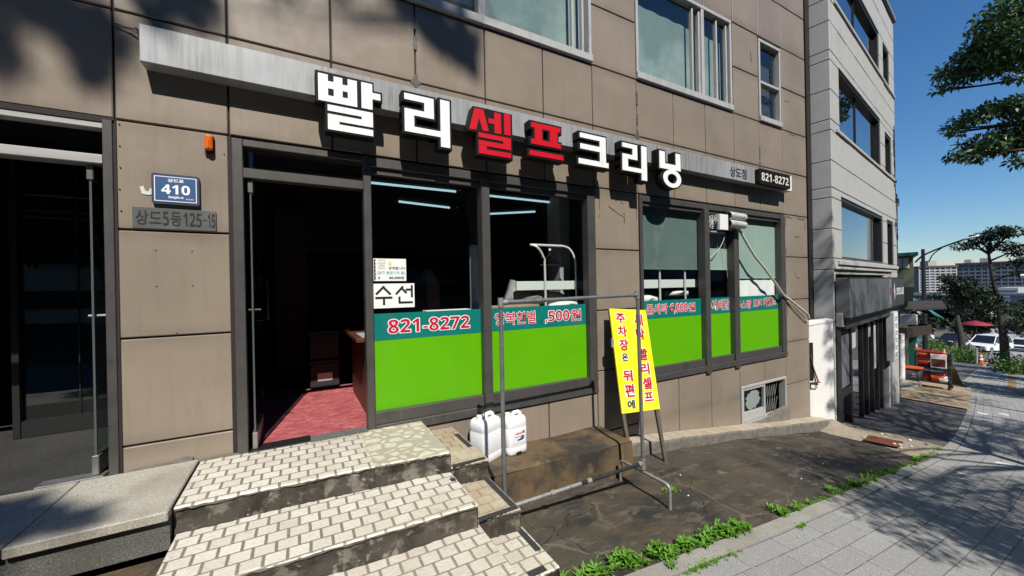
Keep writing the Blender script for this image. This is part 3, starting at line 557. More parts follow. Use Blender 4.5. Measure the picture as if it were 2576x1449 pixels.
upper(3.705, 5.69, 3.72, 5.07, [5.02], [(3.72, 5.67, 0)], None, [(4.82, 4.99), (5.36, 5.62)])
upper(6.41, 7.045, 3.72, 5.03, [], [(6.42, 7.04, 1)], 4.355)
# basement window with wedge sill and folding grille
fr = MB(); fr.box(5.78, 7.05, -.012, .09, -.43, -.39, .003); fr.box(5.78, 5.815, -.012, .09, -.98, -.43, .003); fr.box(7.015, 7.05, -.012, .09, -.98, -.43, .003); fr.box(5.815, 7.015, -.0, .09, -.98, -.95, .003)
o = fr.obj('basement_window', 'frame_light', B)
fr = MB(); fr.box(5.82, 5.86, .0, .04, -.94, -.44, .003); fr.box(6.40, 6.44, .0, .04, -.94, -.44, .003); fr.box(5.86, 6.40, .0, .04, -.94, -.80, .003); fr.box(5.86, 6.40, .0, .04, -.47, -.44, .003); fr.obj('sash', 'frame_light', o)
MB().poly([(5.85, .02, -.81), (6.41, .02, -.81), (6.41, .02, -.46), (5.85, .02, -.46)]).obj('pane', 'shop_glass', o)
pts = []; 
for i in range(26): a = 2*math.pi*i/26; r_ = (.12+.05*rr.random()); pts.append((6.13+r_*1.25*math.cos(a), -.64+r_*math.sin(a)))
MB().prism(pts, 'y', .024, .026).obj('torn_paper', 'column_grey', o)
MB().box(5.82, 7.01, .30, .32, -1.0, -.4).obj('dark_backing', 'plate_glyph', o)
gr = MB()
for i in range(6):
    x = 6.47+.07*i; gr.box(x, x+.008, .06, .07, -.94, -.45)
    for k in range(2): z = -.92+.24*k; gr.tube([(x, .055, z), (x+.065, .055, z+.21)], .004, 5)
gr.obj('folding_grille', 'galv_light', o)
mb = MB(); mb.prism([(5.9, -1.03), (7.06, -1.2), (7.06, -.88), (6.45, -.955)], 'y', -.05, .03); mb.obj('cement_sill', 'mortar_edge', B)

# ------------------------------------------------------------------ brick ledge along the foot of the wall
xs = np.linspace(3.02, 8.02, 52)
def ltop(x): return -.60-.126*(x-3.02)-(.045 if x > 7.1 else 0)*0
mb = MB(); rows_ = []
for x in xs:
    d = .215+.012*math.sin(x*7)+.006*math.sin(x*31); rows_.append([(x, .0, ltop(x)), (x, -d, ltop(x)-.006), (x, -d-.006, ltop(x)-.03), (x, -d+.014+.006*math.sin(x*23), g(x)-.25), (x, .0, g(x)-.25)])
n0 = 0
for r_ in rows_: mb.v += r_
for i in range(len(xs)-1):
    for j in range(5): k = (j+1) % 5; mb.face([i*5+j, i*5+k, (i+1)*5+k, (i+1)*5+j], 1 if j in (1, 2) else 0)
mb.face([0, 1, 2, 3, 4]); q = (len(xs)-1)*5; mb.face([q+4, q+3, q+2, q+1, q])
brickmat('ledge_brick', .235, .30, .006, (.40, .35, .26), (.34, .29, .21), (.12, .11, .095), offset=0, layers=[(3, (.26, .19, .12), .5, .72, .6), (2, (.42, .37, .28), .5, .7, .5)], rough=.8)
mb.obj('brick_ledge', ['ledge_brick', 'mortar_edge'], label='low crumbling tan brick ledge running along the foot of the brown wall', cat='ledge')
# concrete platform
mb = MB(); nx, ny = 24, 8; rp = random.Random(5)
for i in range(nx+1):
    for j in range(ny+1):
        x = 1.15+(2.99-1.15)*i/nx; y = -.515+.52*j/ny; z = -.398-.027*(x-1.15)+.006*math.sin(5*x)+.004*math.sin(13*y+x*7)
        if j == 0: y += .012; z -= .01
        mb.v.append((x, y, z))
for i in range(nx):
    for j in range(ny): a = i*(ny+1)+j; mb.face([a, a+ny+1, a+ny+2, a+1], 0, True)
k = len(mb.v); nz = 5
for i in range(nx+1):
    for j in range(nz+1):
        x = 1.15+(2.99-1.15)*i/nx; t_ = j/nz; mb.v.append((x, -.503-.022*t_+.006*math.sin(7*x+9*t_), -.408-.027*(x-1.15)-.45*t_))
for i in range(nx):
    for j in range(nz): a = k+i*(nz+1)+j; mb.face([a, a+1, a+nz+2, a+nz+1], 0, True)
mb.poly([(2.99, -.503, -.45), (2.99, -.525, -.87), (2.99, .0, -.87), (2.99, .0, -.44)])
mb.obj('concrete_platform', 'platform', label='brown stained concrete platform under the shop window', cat='platform')

# ------------------------------------------------------------------ tiled steps
S = thing('tiled_steps', 'worn cream tiled entrance steps with dark grimy risers', 'steps', (.2, -.8, -.5))
def tread(name, x0, x1, y0, y1, z, mt, skew=0., base_z=-.75, lip=.012):
    """top sheet with a slightly ragged front edge and a mortar lip"""
    n = 40; mb = MB(); r_ = random.Random(int(abs(x0*100+y0*1000)))
    fy = [y0+skew*(i/n)+r_.uniform(-.005, .005) for i in range(n+1)]
    for i in range(n+1): x = x0+(x1-x0)*i/n; mb.v += [(x, y1, z), (x, fy[i]+.008, z), (x, fy[i], z-.008)]
    for i in range(n): a = i*3; mb.face([a, a+1, a+4, a+3]); mb.face([a+1, a+2, a+5, a+4])
    o = mb.obj(name, mt, S)
    mb = MB()
    for i in range(n+1): x = x0+(x1-x0)*i/n; dz = r_.uniform(-.004, .004); mb.v += [(x, fy[i]+.002, z-.008), (x, fy[i]+.004+r_.uniform(-.003, .003), z-.02+dz), (x, fy[i]+.014+.004*math.sin(x*9), z-.026+dz), (x, fy[i]+.016+.006*math.sin(x*11+1), z-.08), (x, fy[i]+.006+.007*math.sin(x*7+2), z-.135), (x, fy[i]-.004, base_z)]
    for i in range(n):
        for j in range(5): a = i*6+j; mb.face([a, a+1, a+7, a+6], 0 if j < 1 else 1)
    mb.poly([(x1, fy[n], z-.004), (x1, fy[n], base_z), (x1, y1, base_z), (x1, y1, z-.004)], 1); mb.poly([(x0, y1, z-.004), (x0, y1, base_z), (x0, fy[0], base_z), (x0, fy[0], z-.004)], 1)
    mb.obj('riser', ['mortar_edge', 'grime'], S); return o
tread('tread', -.615, .42, -.665, -.008, 0, 'tile_cream', skew=-.055); tread('tread', .42, .925, -.722, -.008, .002, 'pebble_top', skew=-.06)
tread('tread', -.605, .925, -1.195, -.66, -.145, 'tile_cream', skew=-.055); tread('tread', -.60, .945, -1.70, -1.19, -.29, 'tile_cream', skew=-.04)
tread('tread', .927, 1.215, -.775, -.01, -.11, 'tile_tan', skew=-.02); tread('tread', .927, 1.222, -1.225, -.77, -.255, 'tile_tan', skew=-.03); tread('tread', .947, 1.245, -1.64, -1.22, -.395, 'tile_cream', skew=-.0)
def tape(x0, x1, y0, y1, z): MB().box(x0, x1, y0, y1, z, z+.0025).obj('grip_tape', 'tape_black', S)
tape(.94, 1.20, -.785, -.745, -.110); tape(1.165, 1.205, -.52, -.20, -.1098); tape(.94, 1.215, -1.245, -1.205, -.2550); tape(1.175, 1.215, -1.20, -.79, -.2548); tape(1.195, 1.235, -1.47, -1.24, -.395); tape(.885, .92, -.905, -.86, -.145); tape(1.06, 1.17, -1.63, -1.585, -.395)
# granite landing in front of the left entrance
L_ = thing('granite_landing', 'speckled granite landing slab before the dark glass entrance', 'landing', (-1.6, -.4, -.3))
mb = MB(); mb.box(-1.205, -.625, -.735, -.004, -.035, .018, .006); mb.box(-3.1, -1.212, -.735, -.004, -.035, .017, .006); mb.obj('slab', 'granite', L_)
mb = MB(); mb.box(-3.1, -.625, -.70, .0, -.20, -.037); mb.obj('riser', 'granite_dark', L_)
mb = MB(); mb.prism([(-1.0, .018), (-.66, .018), (-.655, .04), (-.70, .05), (-.78, .033), (-.9, .036), (-1.0, .022)], 'y', -.012, .0); mb.prism([(-.64, .0), (-.40, .0), (-.40, .012), (-.5, .02), (-.62, .012), (-.648, .03)], 'y', -.012, .0); mb.obj('cement_fillet', 'mortar_edge', L_)
MB().box(-3.1, -.62, -1.7, -.70, -.8, -.235).obj('dirt_step', 'platform', label='muddy brown concrete step below the granite landing', cat='step')

# ------------------------------------------------------------------ shop sign with channel letters
G_ = thing('shop_sign', 'long grey metal sign box with raised white and red block letters', 'sign', (3.1, 0, 2.65))
mb = MB(); mb.box(-.86, 7.06, -.125, -.002, 2.653, 2.893, .004); mb.obj('sign_box', 'sign_metal', G_)
MB().box(6.93, 7.082, -.129, -.001, 2.649, 2.897, .004).obj('end_cap', 'white_plastic', G_)
YF = -.222; kk = 0
def letter(name, rects_, face_mt, polys=(), body=None, extra=None):
    """rects_: (x0,x1,z0,z1) face strokes; body: outlines of the black box behind, default = strokes grown by 2 cm"""
    global kk
    bm_ = MB(); e_ = .021
    bl = body if body is not None else [(a-e_, b+e_, c-e_, d+e_) for a, b, c, d in rects_]
    for i, q in enumerate(bl):
        if len(q) == 4 and not isinstance(q[0], tuple): bm_.box(q[0], q[1], YF+.0006*i, -.12+.0005*i, q[2], q[3], .004)
        else: bm_.prism(list(q), 'y', YF+.0006*i, -.12+.0005*i)
    if extra: extra(bm_)
    o = bm_.obj('letter', 'letter_side', G_)
    fm = MB()
    for i, q in enumerate(rects_): fm.box(q[0], q[1], YF-.004-.0004*(i % 3), YF+.004, q[2], q[3])
    for i, q in enumerate(polys): fm.prism(q, 'y', YF-.0045-.0004*i, YF+.004)
    fm.obj('letter_face', face_mt, o); return o
def rieul(x0, x1, z, xs1, xs2):
    """the letter of two turns: z = six levels from top down"""
    return [(x0, x1, z[1], z[0]), (xs1, x1, z[2], z[1]), (x0, x1, z[3], z[2]), (x0, xs2, z[4], z[3]), (x0, x1, z[5], z[4])]
W_ = 'letter_white'; RD = 'letter_red'
letter('bbal', [(.152, .218, 2.584, 2.785), (.257, .318, 2.584, 2.782), (.355, .421, 2.584, 2.785), (.218, .257, 2.684, 2.738), (.218, .257, 2.584, 2.631), (.318, .355, 2.684, 2.734), (.318, .355, 2.584, 2.637), (.453, .534, 2.586, 2.788), (.534, .595, 2.671, 2.721)]
       + rieul(.213, .535, (2.563, 2.517, 2.494, 2.447, 2.426, 2.378), .452, .292), W_, body=[(.132, .547, 2.571, 2.807), (.540, .611, 2.653, 2.741), (.194, .549, 2.361, 2.576)])
letter('ri', rieul(.784, 1.032, (2.781, 2.731, 2.657, 2.609, 2.516, 2.467), .950, .863)+[(1.032, 1.09, 2.467, 2.516), (1.09, 1.173, 2.386, 2.791)], W_)
letter('sel', [(1.548, 1.607, 2.675, 2.722), (1.607, 1.675, 2.594, 2.787), (1.709, 1.776, 2.598, 2.796)]+rieul(1.445, 1.777, (2.574, 2.532, 2.505, 2.460, 2.431, 2.386), 1.696, 1.526), RD,
       polys=[[(1.409, 2.785), (1.497, 2.788), (1.548, 2.598), (1.487, 2.596), (1.452, 2.705), (1.421, 2.592), (1.354, 2.588)]],
       body=[[(1.395, 2.803), (1.560, 2.806), (1.60, 2.576), (1.333, 2.572)], (1.53, 1.80, 2.576, 2.807), (1.426, 1.80, 2.366, 2.592)])
letter('peu', [(2.008, 2.357, 2.727, 2.777), (2.048, 2.135, 2.616, 2.727), (2.226, 2.320, 2.616, 2.727), (2.005, 2.359, 2.566, 2.616), (1.984, 2.387, 2.452, 2.500)], RD)
letter('keu', [(2.609, 2.968, 2.733, 2.782), (2.612, 2.880, 2.614, 2.669), (2.880, 2.966, 2.510, 2.733), (2.586, 3.003, 2.455, 2.510)], W_)
letter('ri', rieul(3.211, 3.449, (2.779, 2.730, 2.655, 2.606, 2.515, 2.467), .450+2.923, 3.299)+[(3.449, 3.515, 2.467, 2.515), (3.515, 3.604, 2.386, 2.784)], W_)
def ring(m_, ro, ri, y0, y1, cx=4.045, cz=2.466, kx=1.48):
    n = 40; a = [2*math.pi*i/n for i in range(n)]; k = len(m_.v)
    for r_ in (ro, ri):
        for y in (y0, y1): m_.v += [(cx+kx*r_*math.cos(t), y, cz+r_*math.sin(t)) for t in a]
    for i in range(n):
        j = (i+1) % n; O0, O1, I0, I1 = k, k+n, k+2*n, k+3*n
        m_.face([O0+i, O0+j, I0+j, I0+i]); m_.face([O0+i, O1+i, O1+j, O0+j], 0, True); m_.face([I0+i, I0+j, I1+j, I1+i], 0, True); m_.face([O1+i, I1+i, I1+j, O1+j])
o = letter('ning', [(3.820, 3.918, 2.574, 2.781), (3.918, 4.113, 2.574, 2.640), (4.113, 4.203, 2.574, 2.787)], W_, extra=lambda m_: ring(m_, .128, .046, YF+.002, -.121))
fm = MB(); ring(fm, .110, .060, YF-.006, YF+.003); fm.obj('letter_face', W_, o)
text('branch_lettering', '상도점', 'black_vinyl', 5.395, 5.805, 2.692, 2.835, -.1275, G_, .016)
mb = MB(); c = []
for qx, qy, a0 in ((6.865, 2.842, 0), (6.05, 2.842, 90), (6.05, 2.676, 180), (6.865, 2.676, 270)): c += [(qx+.03*math.cos(R(a0+15*i)), qy+.03*math.sin(R(a0+15*i))) for i in range(7)]
mb.prism(c, 'y', -.192, -.120); pp = mb.obj('phone_plate', 'letter_side', G_)
text('lettering', '821-8272', 'cream_vinyl', 6.075, 6.84, 2.697, 2.818, -.1945, pp, 0)
mb = MB(); mb.tube([(-1.02, -.01, 2.915), (-.95, -.02, 2.900), (-.86, -.05, 2.885)], .004, 5); mb.tube([(-1.02, -.01, 2.90), (-.93, -.015, 2.893), (-.88, -.03, 2.87), (-.87, -.04, 2.83)], .003, 5); mb.tube([(-.90, -.03, 2.91), (-.885, -.035, 2.87), (-.88, -.03, 2.84)], .004, 5); mb.obj('tie_wire', 'dark_metal', G_)

# ------------------------------------------------------------------ small things on the left pier
P4 = thing('address_plate', 'blue road name plate with white number 410', 'address plate', (-.71, -.01, 1.87))
mb = MB(); c = []
for qx, qz, a0 in ((-.602, 1.96, 0), (-.828, 1.96, 90), (-.828, 1.782, 180), (-.602, 1.782, 270)): c += [(qx+.012*math.cos(R(a0+22.5*i)), qz+.012*math.sin(R(a0+22.5*i))) for i in range(5)]
mb.prism(c, 'y', -.024, .0); mb.obj('plate_edge', 'plate_navy', P4)
MB().box(-.829, -.601, -.0262, -.0245, 1.783, 1.959).obj('plate_face', 'plate_blue', P4)
mb = MB(); a, b, c_, d = -.826, -.604, 1.787, 1.955; w_ = .0045
for q in ((a, b, d-w_, d), (a, b, c_, c_+w_), (a, a+w_, c_+w_, d-w_), (b-w_, b, c_+w_, d-w_)): mb.box(q[0], q[1], -.0272, -.026, q[2], q[3])
mb.obj('border', 'white_vinyl', P4)
text('lettering', '상도로', 'white_vinyl', -.757, -.672, 1.918, 1.942, -.0272, P4, .03); text('lettering', '410', 'white_vinyl', -.790, -.640, 1.838, 1.902, -.0272, P4, .006)
text('lettering', 'Sangdo-ro', 'white_vinyl', -.754, -.675, 1.806, 1.827, -.0272, P4, .025); text('lettering', '0 7 0 4 0', 'white_vinyl', -.663, -.622, 1.806, 1.814, -.0272, P4, .02)
P5 = thing('lot_number_plate', 'dull dark metal plate with raised lot number lettering', 'number plate', (-.72, -.01, 1.67))
MB().box(-.94, -.502, -.012, .0, 1.602, 1.742, .002).obj('plate', 'plate_brass', P5)
for s_, a, b in (('상도', -.925, -.795), ('5', -.787, -.757), ('동', -.748, -.690), ('125', -.682, -.582), ('-', -.575, -.555), ('15', -.548, -.508)): text('lettering', s_, 'plate_glyph', a, b, 1.625 if s_ != '-' else 1.672, 1.722 if s_ != '-' else 1.68, -.0135, P5, .014 if s_ in '상도동' else 0)
AL = thing('alarm_beacon', 'small orange alarm beacon on the left pier', 'alarm', (-.53, -.01, 2.2))
MB().box(-.557, -.503, -.02, .0, 2.135, 2.272, .005).obj('back_box', 'amber_dark', AL)
mb = MB(); mb.box(-.553, -.509, -.055, -.018, 2.16, 2.268, .012); mb.box(-.534, -.527, -.062, -.05, 2.175, 2.235, .002); mb.obj('lens', 'amber', AL)
mb = MB(); mb.prism([(-.905, 1.875), (-.885, 1.885), (-.88, 1.862), (-.872, 1.848), (-.858, 1.852), (-.852, 1.872), (-.842, 1.87), (-.842, 1.832), (-.862, 1.826), (-.893, 1.83), (-.897, 1.85)], 'y', -.003, .0); mb.obj('torn_sticker', 'board_white', label='torn scrap of white sticker left of the blue plate', cat='sticker')

# ------------------------------------------------------------------ notices on the window
N1 = thing('honey_notice', 'white paper notice with small coloured lettering taped to window', 'notice', (.7, .04, 1.34))
MB().box(.562, .838, .0465, .0485, 1.243, 1.437).obj('sheet', 'paper', N1)
mb = MB(); n = 22; pts = [(.566, 1.43)]
for i in range(n+1): pts.append((.578+.003*math.sin(i*1.7), 1.43-.18*i/n))
pts.append((.566, 1.25)); mb.prism(pts[::-1], 'y', .0455, .0462); mb.obj('wavy_band', 'black_vinyl', N1)
text('lettering', '꿀', 'beige_vinyl', .592, .665, 1.345, 1.428, .0455, N1, .01); text('lettering', '판매합니다', 'black_vinyl', .688, .828, 1.340, 1.368, .0455, N1, .02); text('lettering', '(양구 청정지역 꿀)', 'teal_vinyl', .590, .828, 1.295, 1.328, .0455, N1, .02); text('lettering', '40,000원', 'black_vinyl', .688, .820, 1.255, 1.283, .0455, N1, .02)
mb = MB(); mb.prism([(.684, 1.385), (.708, 1.38), (.712, 1.395), (.700, 1.412), (.692, 1.41)], 'y', .0452, .0462); mb.obj('drop_mark', 'yellow_vinyl', N1)
mb = MB(); mb.prism([(.600, 1.262), (.606, 1.258), (.612, 1.264), (.612, 1.275), (.606, 1.282), (.600, 1.272)], 'y', .0452, .0462); mb.obj('bee_mark', 'black_vinyl', N1)
N2 = thing('mending_notice', 'white paper with two thick black syllables below the honey notice', 'notice', (.72, .04, 1.1))
MB().box(.553, .908, .0465, .0485, 1.008, 1.220).obj('sheet', 'paper', N2)
mb = MB()
def stroke(a, b, w_): 
    d = Vector((b[0]-a[0], b[1]-a[1])).normalized(); p = Vector((-d.y, d.x))*w_/2; mb.prism([(a[0]-p.x, a[1]-p.y), (b[0]-p.x, b[1]-p.y), (b[0]+p.x, b[1]+p.y), (a[0]+p.x, a[1]+p.y)], 'y', .0445+.0003*len(mb.f)/100, .0462)
for a, b in (((.647, 1.198), (.578, 1.128)), ((.640, 1.188), (.70, 1.125)), ((.572, 1.098), (.715, 1.098)), ((.643, 1.098), (.643, 1.035)), ((.808, 1.195), (.745, 1.125)), ((.798, 1.175), (.838, 1.135)), ((.830, 1.165), (.885, 1.165)), ((.885, 1.205), (.885, 1.095)), ((.775, 1.105), (.775, 1.050)), ((.768, 1.052), (.892, 1.052))): stroke(a, b, .0185)
mb.obj('lettering', 'black_vinyl', N2)

# ------------------------------------------------------------------ white jugs on the platform
def jug(cx, cy, hx, hy, h, label, sticker, rz):
    J = thing('plastic_jug', label, 'jug', (cx, cy, -.41), 0, 'white plastic jugs on the platform'); z0 = -.411; mb = MB(); r_ = .042
    prof = [(0, .75, .03), (.006, .90, .036), (.025, .985, .042), (.05, 1, .044), (h*.20, 1, .044), (h*.21, .985, .042), (h*.225, .985, .042), (h*.235, 1, .044), (h*.68, 1, .044), (h*.69, .985, .042), (h*.705, .985, .042), (h*.715, 1, .044), (h*.83, .99, .046), (h*.89, .965, .05), (h*.925, .91, .05), (h*.945, .80, .045), (h*.948, .5, .03)]
    rings = [rrect(hx*k, hy*k, min(rr_, hx*k*.95, hy*k*.95), z0+z, cx, cy, 6) for z, k, rr_ in prof]; mb.loft(rings); mb.obj('body', 'hdpe', J)
    mb = MB(); zt = z0+h*.945; hz = h*.085
    pts = [(cx-hx*.10, cy-hy*.15, zt-.03), (cx-hx*.10, cy-hy*.15, zt+hz*.6), (cx-hx*.02, cy-hy*.15, zt+hz), (cx+hx*.45, cy-hy*.15, zt+hz), (cx+hx*.62, cy-hy*.15, zt+hz*.6), (cx+hx*.66, cy-hy*.15, zt-.03)]
    mb.tube(pts, [.020, .019, .018, .018, .019, .022], 10); mb.obj('handle', 'hdpe', J)
    mb = MB(); cxx = cx-hx*.52; cyy = cy+hy*.1
    mb.tube([(cxx, cyy, zt-.03), (cxx, cyy, zt+.012)], .030, 16); mb.tube([(cxx, cyy, zt+.012), (cxx, cyy, zt+.034)], .027, 16); mb.obj('cap', 'white_plastic', J)
    mb = MB(); mb.box(cx-hx*.28, cx+hx*.28, cy-hy-.001, cy-hy+.03, z0-.001, z0+.034, .004)
    mb.obj('foot_notch', 'plate_glyph', J) if sticker else mb.box(cx-hx*.5, cx-hx*.1, cy-hy-.001, cy-hy+.004, z0+h*.35, z0+h*.36)
    if sticker:
        y = cy-hy-.0006; s = MB(); a, b = cx-hx*.48, cx+hx*.62; s.box(a, b, y-.001, y+.003, z0+h*.32, z0+h*.62); st = s.obj('label', 'paper', J)
        text('lettering', '새하얀', 'red_vinyl', a+.012, b-.035, z0+h*.515, z0+h*.575, y-.0018, st, .04); 
        m2 = MB(); m2.box(a+.006, b-.006, y-.0016, y-.0008, z0+h*.46, z0+h*.475); m2.box(a+.02, b-.006, y-.0016, y-.0008, z0+h*.40, z0+h*.41); m2.prism([(a+.03, z0+h*.355), (b-.02, z0+h*.37), (b-.008, z0+h*.45), (b-.03, z0+h*.5), (b-.05, z0+h*.43), (a+.05, z0+h*.40)], 'y', y-.0014, y-.0006); m2.obj('label_print', 'plate_blue', st)
        m3 = MB(); m3.box(b-.03, b-.004, y-.0021, y-.0015, z0+h*.53, z0+h*.60); m3.obj('label_print', 'red_vinyl', st)
    J.rotation_euler = (0, 0, R(rz))
jug(1.485, -.165, .128, .105, .405, 'larger white plastic jug standing beside the tan steps', False, 24)
jug(1.775, -.165, .115, .09, .37, 'white plastic jug with printed label, next to the grey rack post', True, 8)

# ------------------------------------------------------------------ galvanised pipe rack
K = thing('pipe_rack', 'free standing grey steel pipe rack with black lower rail', 'rack', (2.0, -.87, -.7))
pr_ = .0165; xl, xr, yk = 1.305, 2.735, -.87
MB().tube([(xl, yk, -.50), (xl, yk, 1.085)], pr_, 12).obj('post', 'galv', K); MB().tube([(xr+.012, yk, -.49), (xr-.02, yk, 1.10)], pr_, 12).obj('post', 'galv', K)
MB().tube([(xl, yk, 1.055), (xr-.02, yk, 1.075)], pr_*.95, 12).obj('top_bar', 'galv', K)
mb = MB(); n = 9; P_ = [Vector((xl, yk, -.47)).lerp(Vector((xr, yk, -.475)), i/8) for i in range(9)]
mb.tube(P_[4:], pr_*.95, 12); mb.obj('lower_bar', 'galv_black', K); MB().tube(P_[:5], pr_*.95, 12).obj('lower_bar', 'galv_light', K)
mb = MB()
for x, z in ((xl, 1.055), (xr-.02, 1.075)): mb.tube([(x, yk, z-.035), (x, yk, z+.035)], .0225, 12)
mb.tube([(xl, yk, 1.055), (xl+.05, yk, 1.056)], .022, 12); mb.tube([(xr-.065, yk, 1.075), (xr-.02, yk, 1.075)], .022, 12)
for f_ in (.30, .56): a = Vector((xl, yk, -.47)).lerp(Vector((xr, yk, -.475)), f_); mb.tube([a-Vector((.022, 0, 0)), a+Vector((.022, 0, 0))], .023, 12)
mb.tube([(xr+.012, yk, -.53), (xr+.012, yk, -.435)], .0235, 12); mb.tube([(xr-.05, yk, -.475), (xr+.012, yk, -.475)], .0225, 12)
mb.tube([(xl, yk, -.53), (xl, yk, -.435)], .0235, 12); mb.obj('fitting', 'galv_light', K)
for x, zf, zb, zt in ((xr+.012, -.79, -.765, -.555), (xl, -.665, -.66, -.545)):
    mb = MB(); d = .29; q = []
    def arc(y0, z0, sy, n=5): return [(x, y0+sy*(.045-.045*math.cos(R(90*i/n))), z0-.045+.045*math.sin(R(90*i/n))) for i in range(n+1)]
    pts = [(x, yk-d, zf), (x, yk-d, zt-.05)]+[(x, yk-d+.045-.045*math.cos(R(a_)), zt-.045+.045*math.sin(R(a_))) for a_ in (0, 30, 60, 90)]+[(x, yk+d-.045+.045*math.sin(R(a_)), zt-.045+.045*math.cos(R(a_))) for a_ in (0, 30, 60, 90)]+[(x, yk+d, zb)]
    mb.tube(pts, pr_*.93, 12); mb.obj('foot', 'galv_light', K)
# ------------------------------------------------------------------ yellow board on two wooden legs
Yb = thing('yellow_sign_board', 'yellow notice board on wooden legs with red vertical lettering', 'sign board', (3.31, -.25, -.8))
TLc, TRc, BRc, BLc = [Vector(p) for p in ((3.075, -.115, .905), (3.64, -.13, .862), (3.555, -.385, -.242), (2.992, -.365, -.204))]
hx_ = (TRc-TLc); ux_ = (TLc-BLc); nn = hx_.cross(ux_).normalized()
if nn.y > 0: nn = -nn
def bp(u, v, d=0.): return BLc.lerp(BRc, u).lerp(TLc.lerp(TRc, u), v)+nn*d
mb = MB(); q = [(0, 0), (1, 0), (1, 1), (0, 1)]; k = 0
mb.v += [tuple(bp(u, v, .006)) for u, v in q]+[tuple(bp(u, v, -.006)) for u, v in q]
for f_ in ((0, 1, 2, 3), (7, 6, 5, 4), (0, 4, 5, 1), (1, 5, 6, 2), (2, 6, 7, 3), (3, 7, 4, 0)): mb.face(list(f_))
bd = mb.obj('board', 'yellow_board', Yb)
def btext(body, u0, u1, v0, v1, mt, th=.03, ow=.05):
    me0 = text_mesh(body, th); P = np.array([v.co[:] for v in me0.vertices]); lo, hi = P.min(0), P.max(0); of = wloc(bd)
    for kx, (mm, t_, dd) in enumerate(((mt, th, .0085), ('white_vinyl', th+ow, .0072))):
        me = me0 if kx == 0 else text_mesh(body, t_)
        for v in me.vertices: v.co = bp(u0+(u1-u0)*(v.co.x-lo[0])/(hi[0]-lo[0]), v0+(v1-v0)*(v.co.y-lo[1])/(hi[1]-lo[1]), dd)-of
        me.materials.clear(); me.materials.append(MATS[mm]); link('lettering' if kx == 0 else 'lettering_outline', me, bd)
v = .955
for ch, u0, u1, hh, mt in (('주', .14, .37, .10, 'red_vinyl'), ('차', .14, .38, .105, 'red_vinyl'), ('장', .14, .37, .11, 'red_vinyl'), ('은', .17, .33, .075, 'black_vinyl'), ('', 0, 0, .03, ''), ('뒤', .14, .38, .105, 'red_vinyl'), ('편', .14, .38, .12, 'red_vinyl'), ('에', .16, .35, .08, 'black_vinyl')):
    if ch: btext(ch, u0, u1, v-hh, v, mt)
    v -= hh+.028
v = .955
for ch, hh in (('세', .12), ('탁', .115), ('', .03), ('빨', .115), ('리', .11), ('셀', .115), ('프', .085)):
    if ch: btext(ch, .62, .86, v-hh, v, 'red_vinyl')
    v -= hh+.030
for a, b, c_ in ((bp(.06, .12, -.03), bp(.06, -.02, -.02), Vector((3.03, -.47, -.79))), (bp(.94, .25, -.03), bp(.945, -.02, -.02), Vector((3.575, -.435, -.84)))):
    mb = MB(); mb.tube([a, b, c_], [.026, .026, .022], 4); mb.obj('leg', 'old_wood', Yb)
mb = MB(); mb.tube([bp(.05, .98, -.02), bp(.05, .5, -.02), bp(.05, .1, -.02)], .022, 4); mb.tube([bp(.95, .98, -.02), bp(.95, .5, -.02), bp(.95, .2, -.02)], .022, 4); mb.obj('batten', 'old_wood', Yb)
mb = MB(); m0 = bp(-.012, .66, .0); mb.box(m0.x-.018, m0.x+.012, m0.y-.012, m0.y+.012, m0.z-.05, m0.z+.05, .003); mb.obj('latch', 'pipe_grey', Yb)

# ------------------------------------------------------------------ fan box, foil ducts and hose at the right window
F = thing('vent_fan_box', 'white fan box with two foil ducts in the window top', 'vent fan', (5.3, 0, 2.0))
mb = MB(); mb.box(5.165, 5.355, -.115, -.075, 1.92, 2.14, .004); mb.obj('box', 'white_plastic', F)
MB().box(5.055, 5.62, .03, .05, 1.915, 2.2, .003).obj('open_dark_sheet', 'plate_glyph', F); mb = MB(); FX = 5.155  # black sheet stands for the open dark behind the fan
for r_ in (.03, .055, .08): mb.tube([(FX+r_*1.15*math.cos(2*math.pi*i/20), -.008, 2.04+r_*1.15*math.sin(2*math.pi*i/20)) for i in range(21)], .0035, 5)
for i in range(4): a = math.pi*i/4; mb.tube([(FX-.092*math.cos(a), -.008, 2.04-.092*math.sin(a)), (FX+.092*math.cos(a), -.008, 2.04+.092*math.sin(a))], .003, 5)
for sx in (5.05, 5.262): mb.box(sx, sx+.02, -.02, .03, 1.925, 2.155, .003)
mb.obj('fan_guard', 'white_plastic', F)
for k, z in enumerate((2.135, 2.02)):
    mb = MB(); pts = []; rs = []
    for i in range(15): t_ = i/14; pts.append((5.36+.36*t_, -.115-.015*t_, z-.012*t_)); rs.append(.052+(.0028 if i % 2 else -.001))
    mb.tube(pts, rs, 16, cap=False); mb.obj('foil_duct', 'foil', F)
    MB().tube([(5.70, -.128, z-.011), (5.705, -.128, z-.011)], .047, 16).obj('duct_mouth', 'plate_glyph', F)
mb = MB(); mb.box(5.05, 5.36, -.06, .05, 1.885, 1.905, .003); mb.obj('bracket', 'pipe_grey', F)
hp = [(5.50, -.06, 1.945), (5.60, -.065, 1.985), (5.67, -.07, 1.96), (5.75, -.075, 1.89), (5.92, -.085, 1.70), (6.08, -.09, 1.545), (6.28, -.085, 1.415), (6.45, -.075, 1.30), (6.70, -.06, 1.13), (6.93, -.045, .965), (7.13, -.04, .88), (7.36, -.05, .765), (7.55, -.06, .67), (7.68, -.06, .60), (7.74, -.05, .525), (7.735, -.035, .49), (7.66, -.03, .505), (7.50, -.025, .60), (7.32, -.022, .70), (7.10, -.025, .85), (6.98, -.03, .93)]
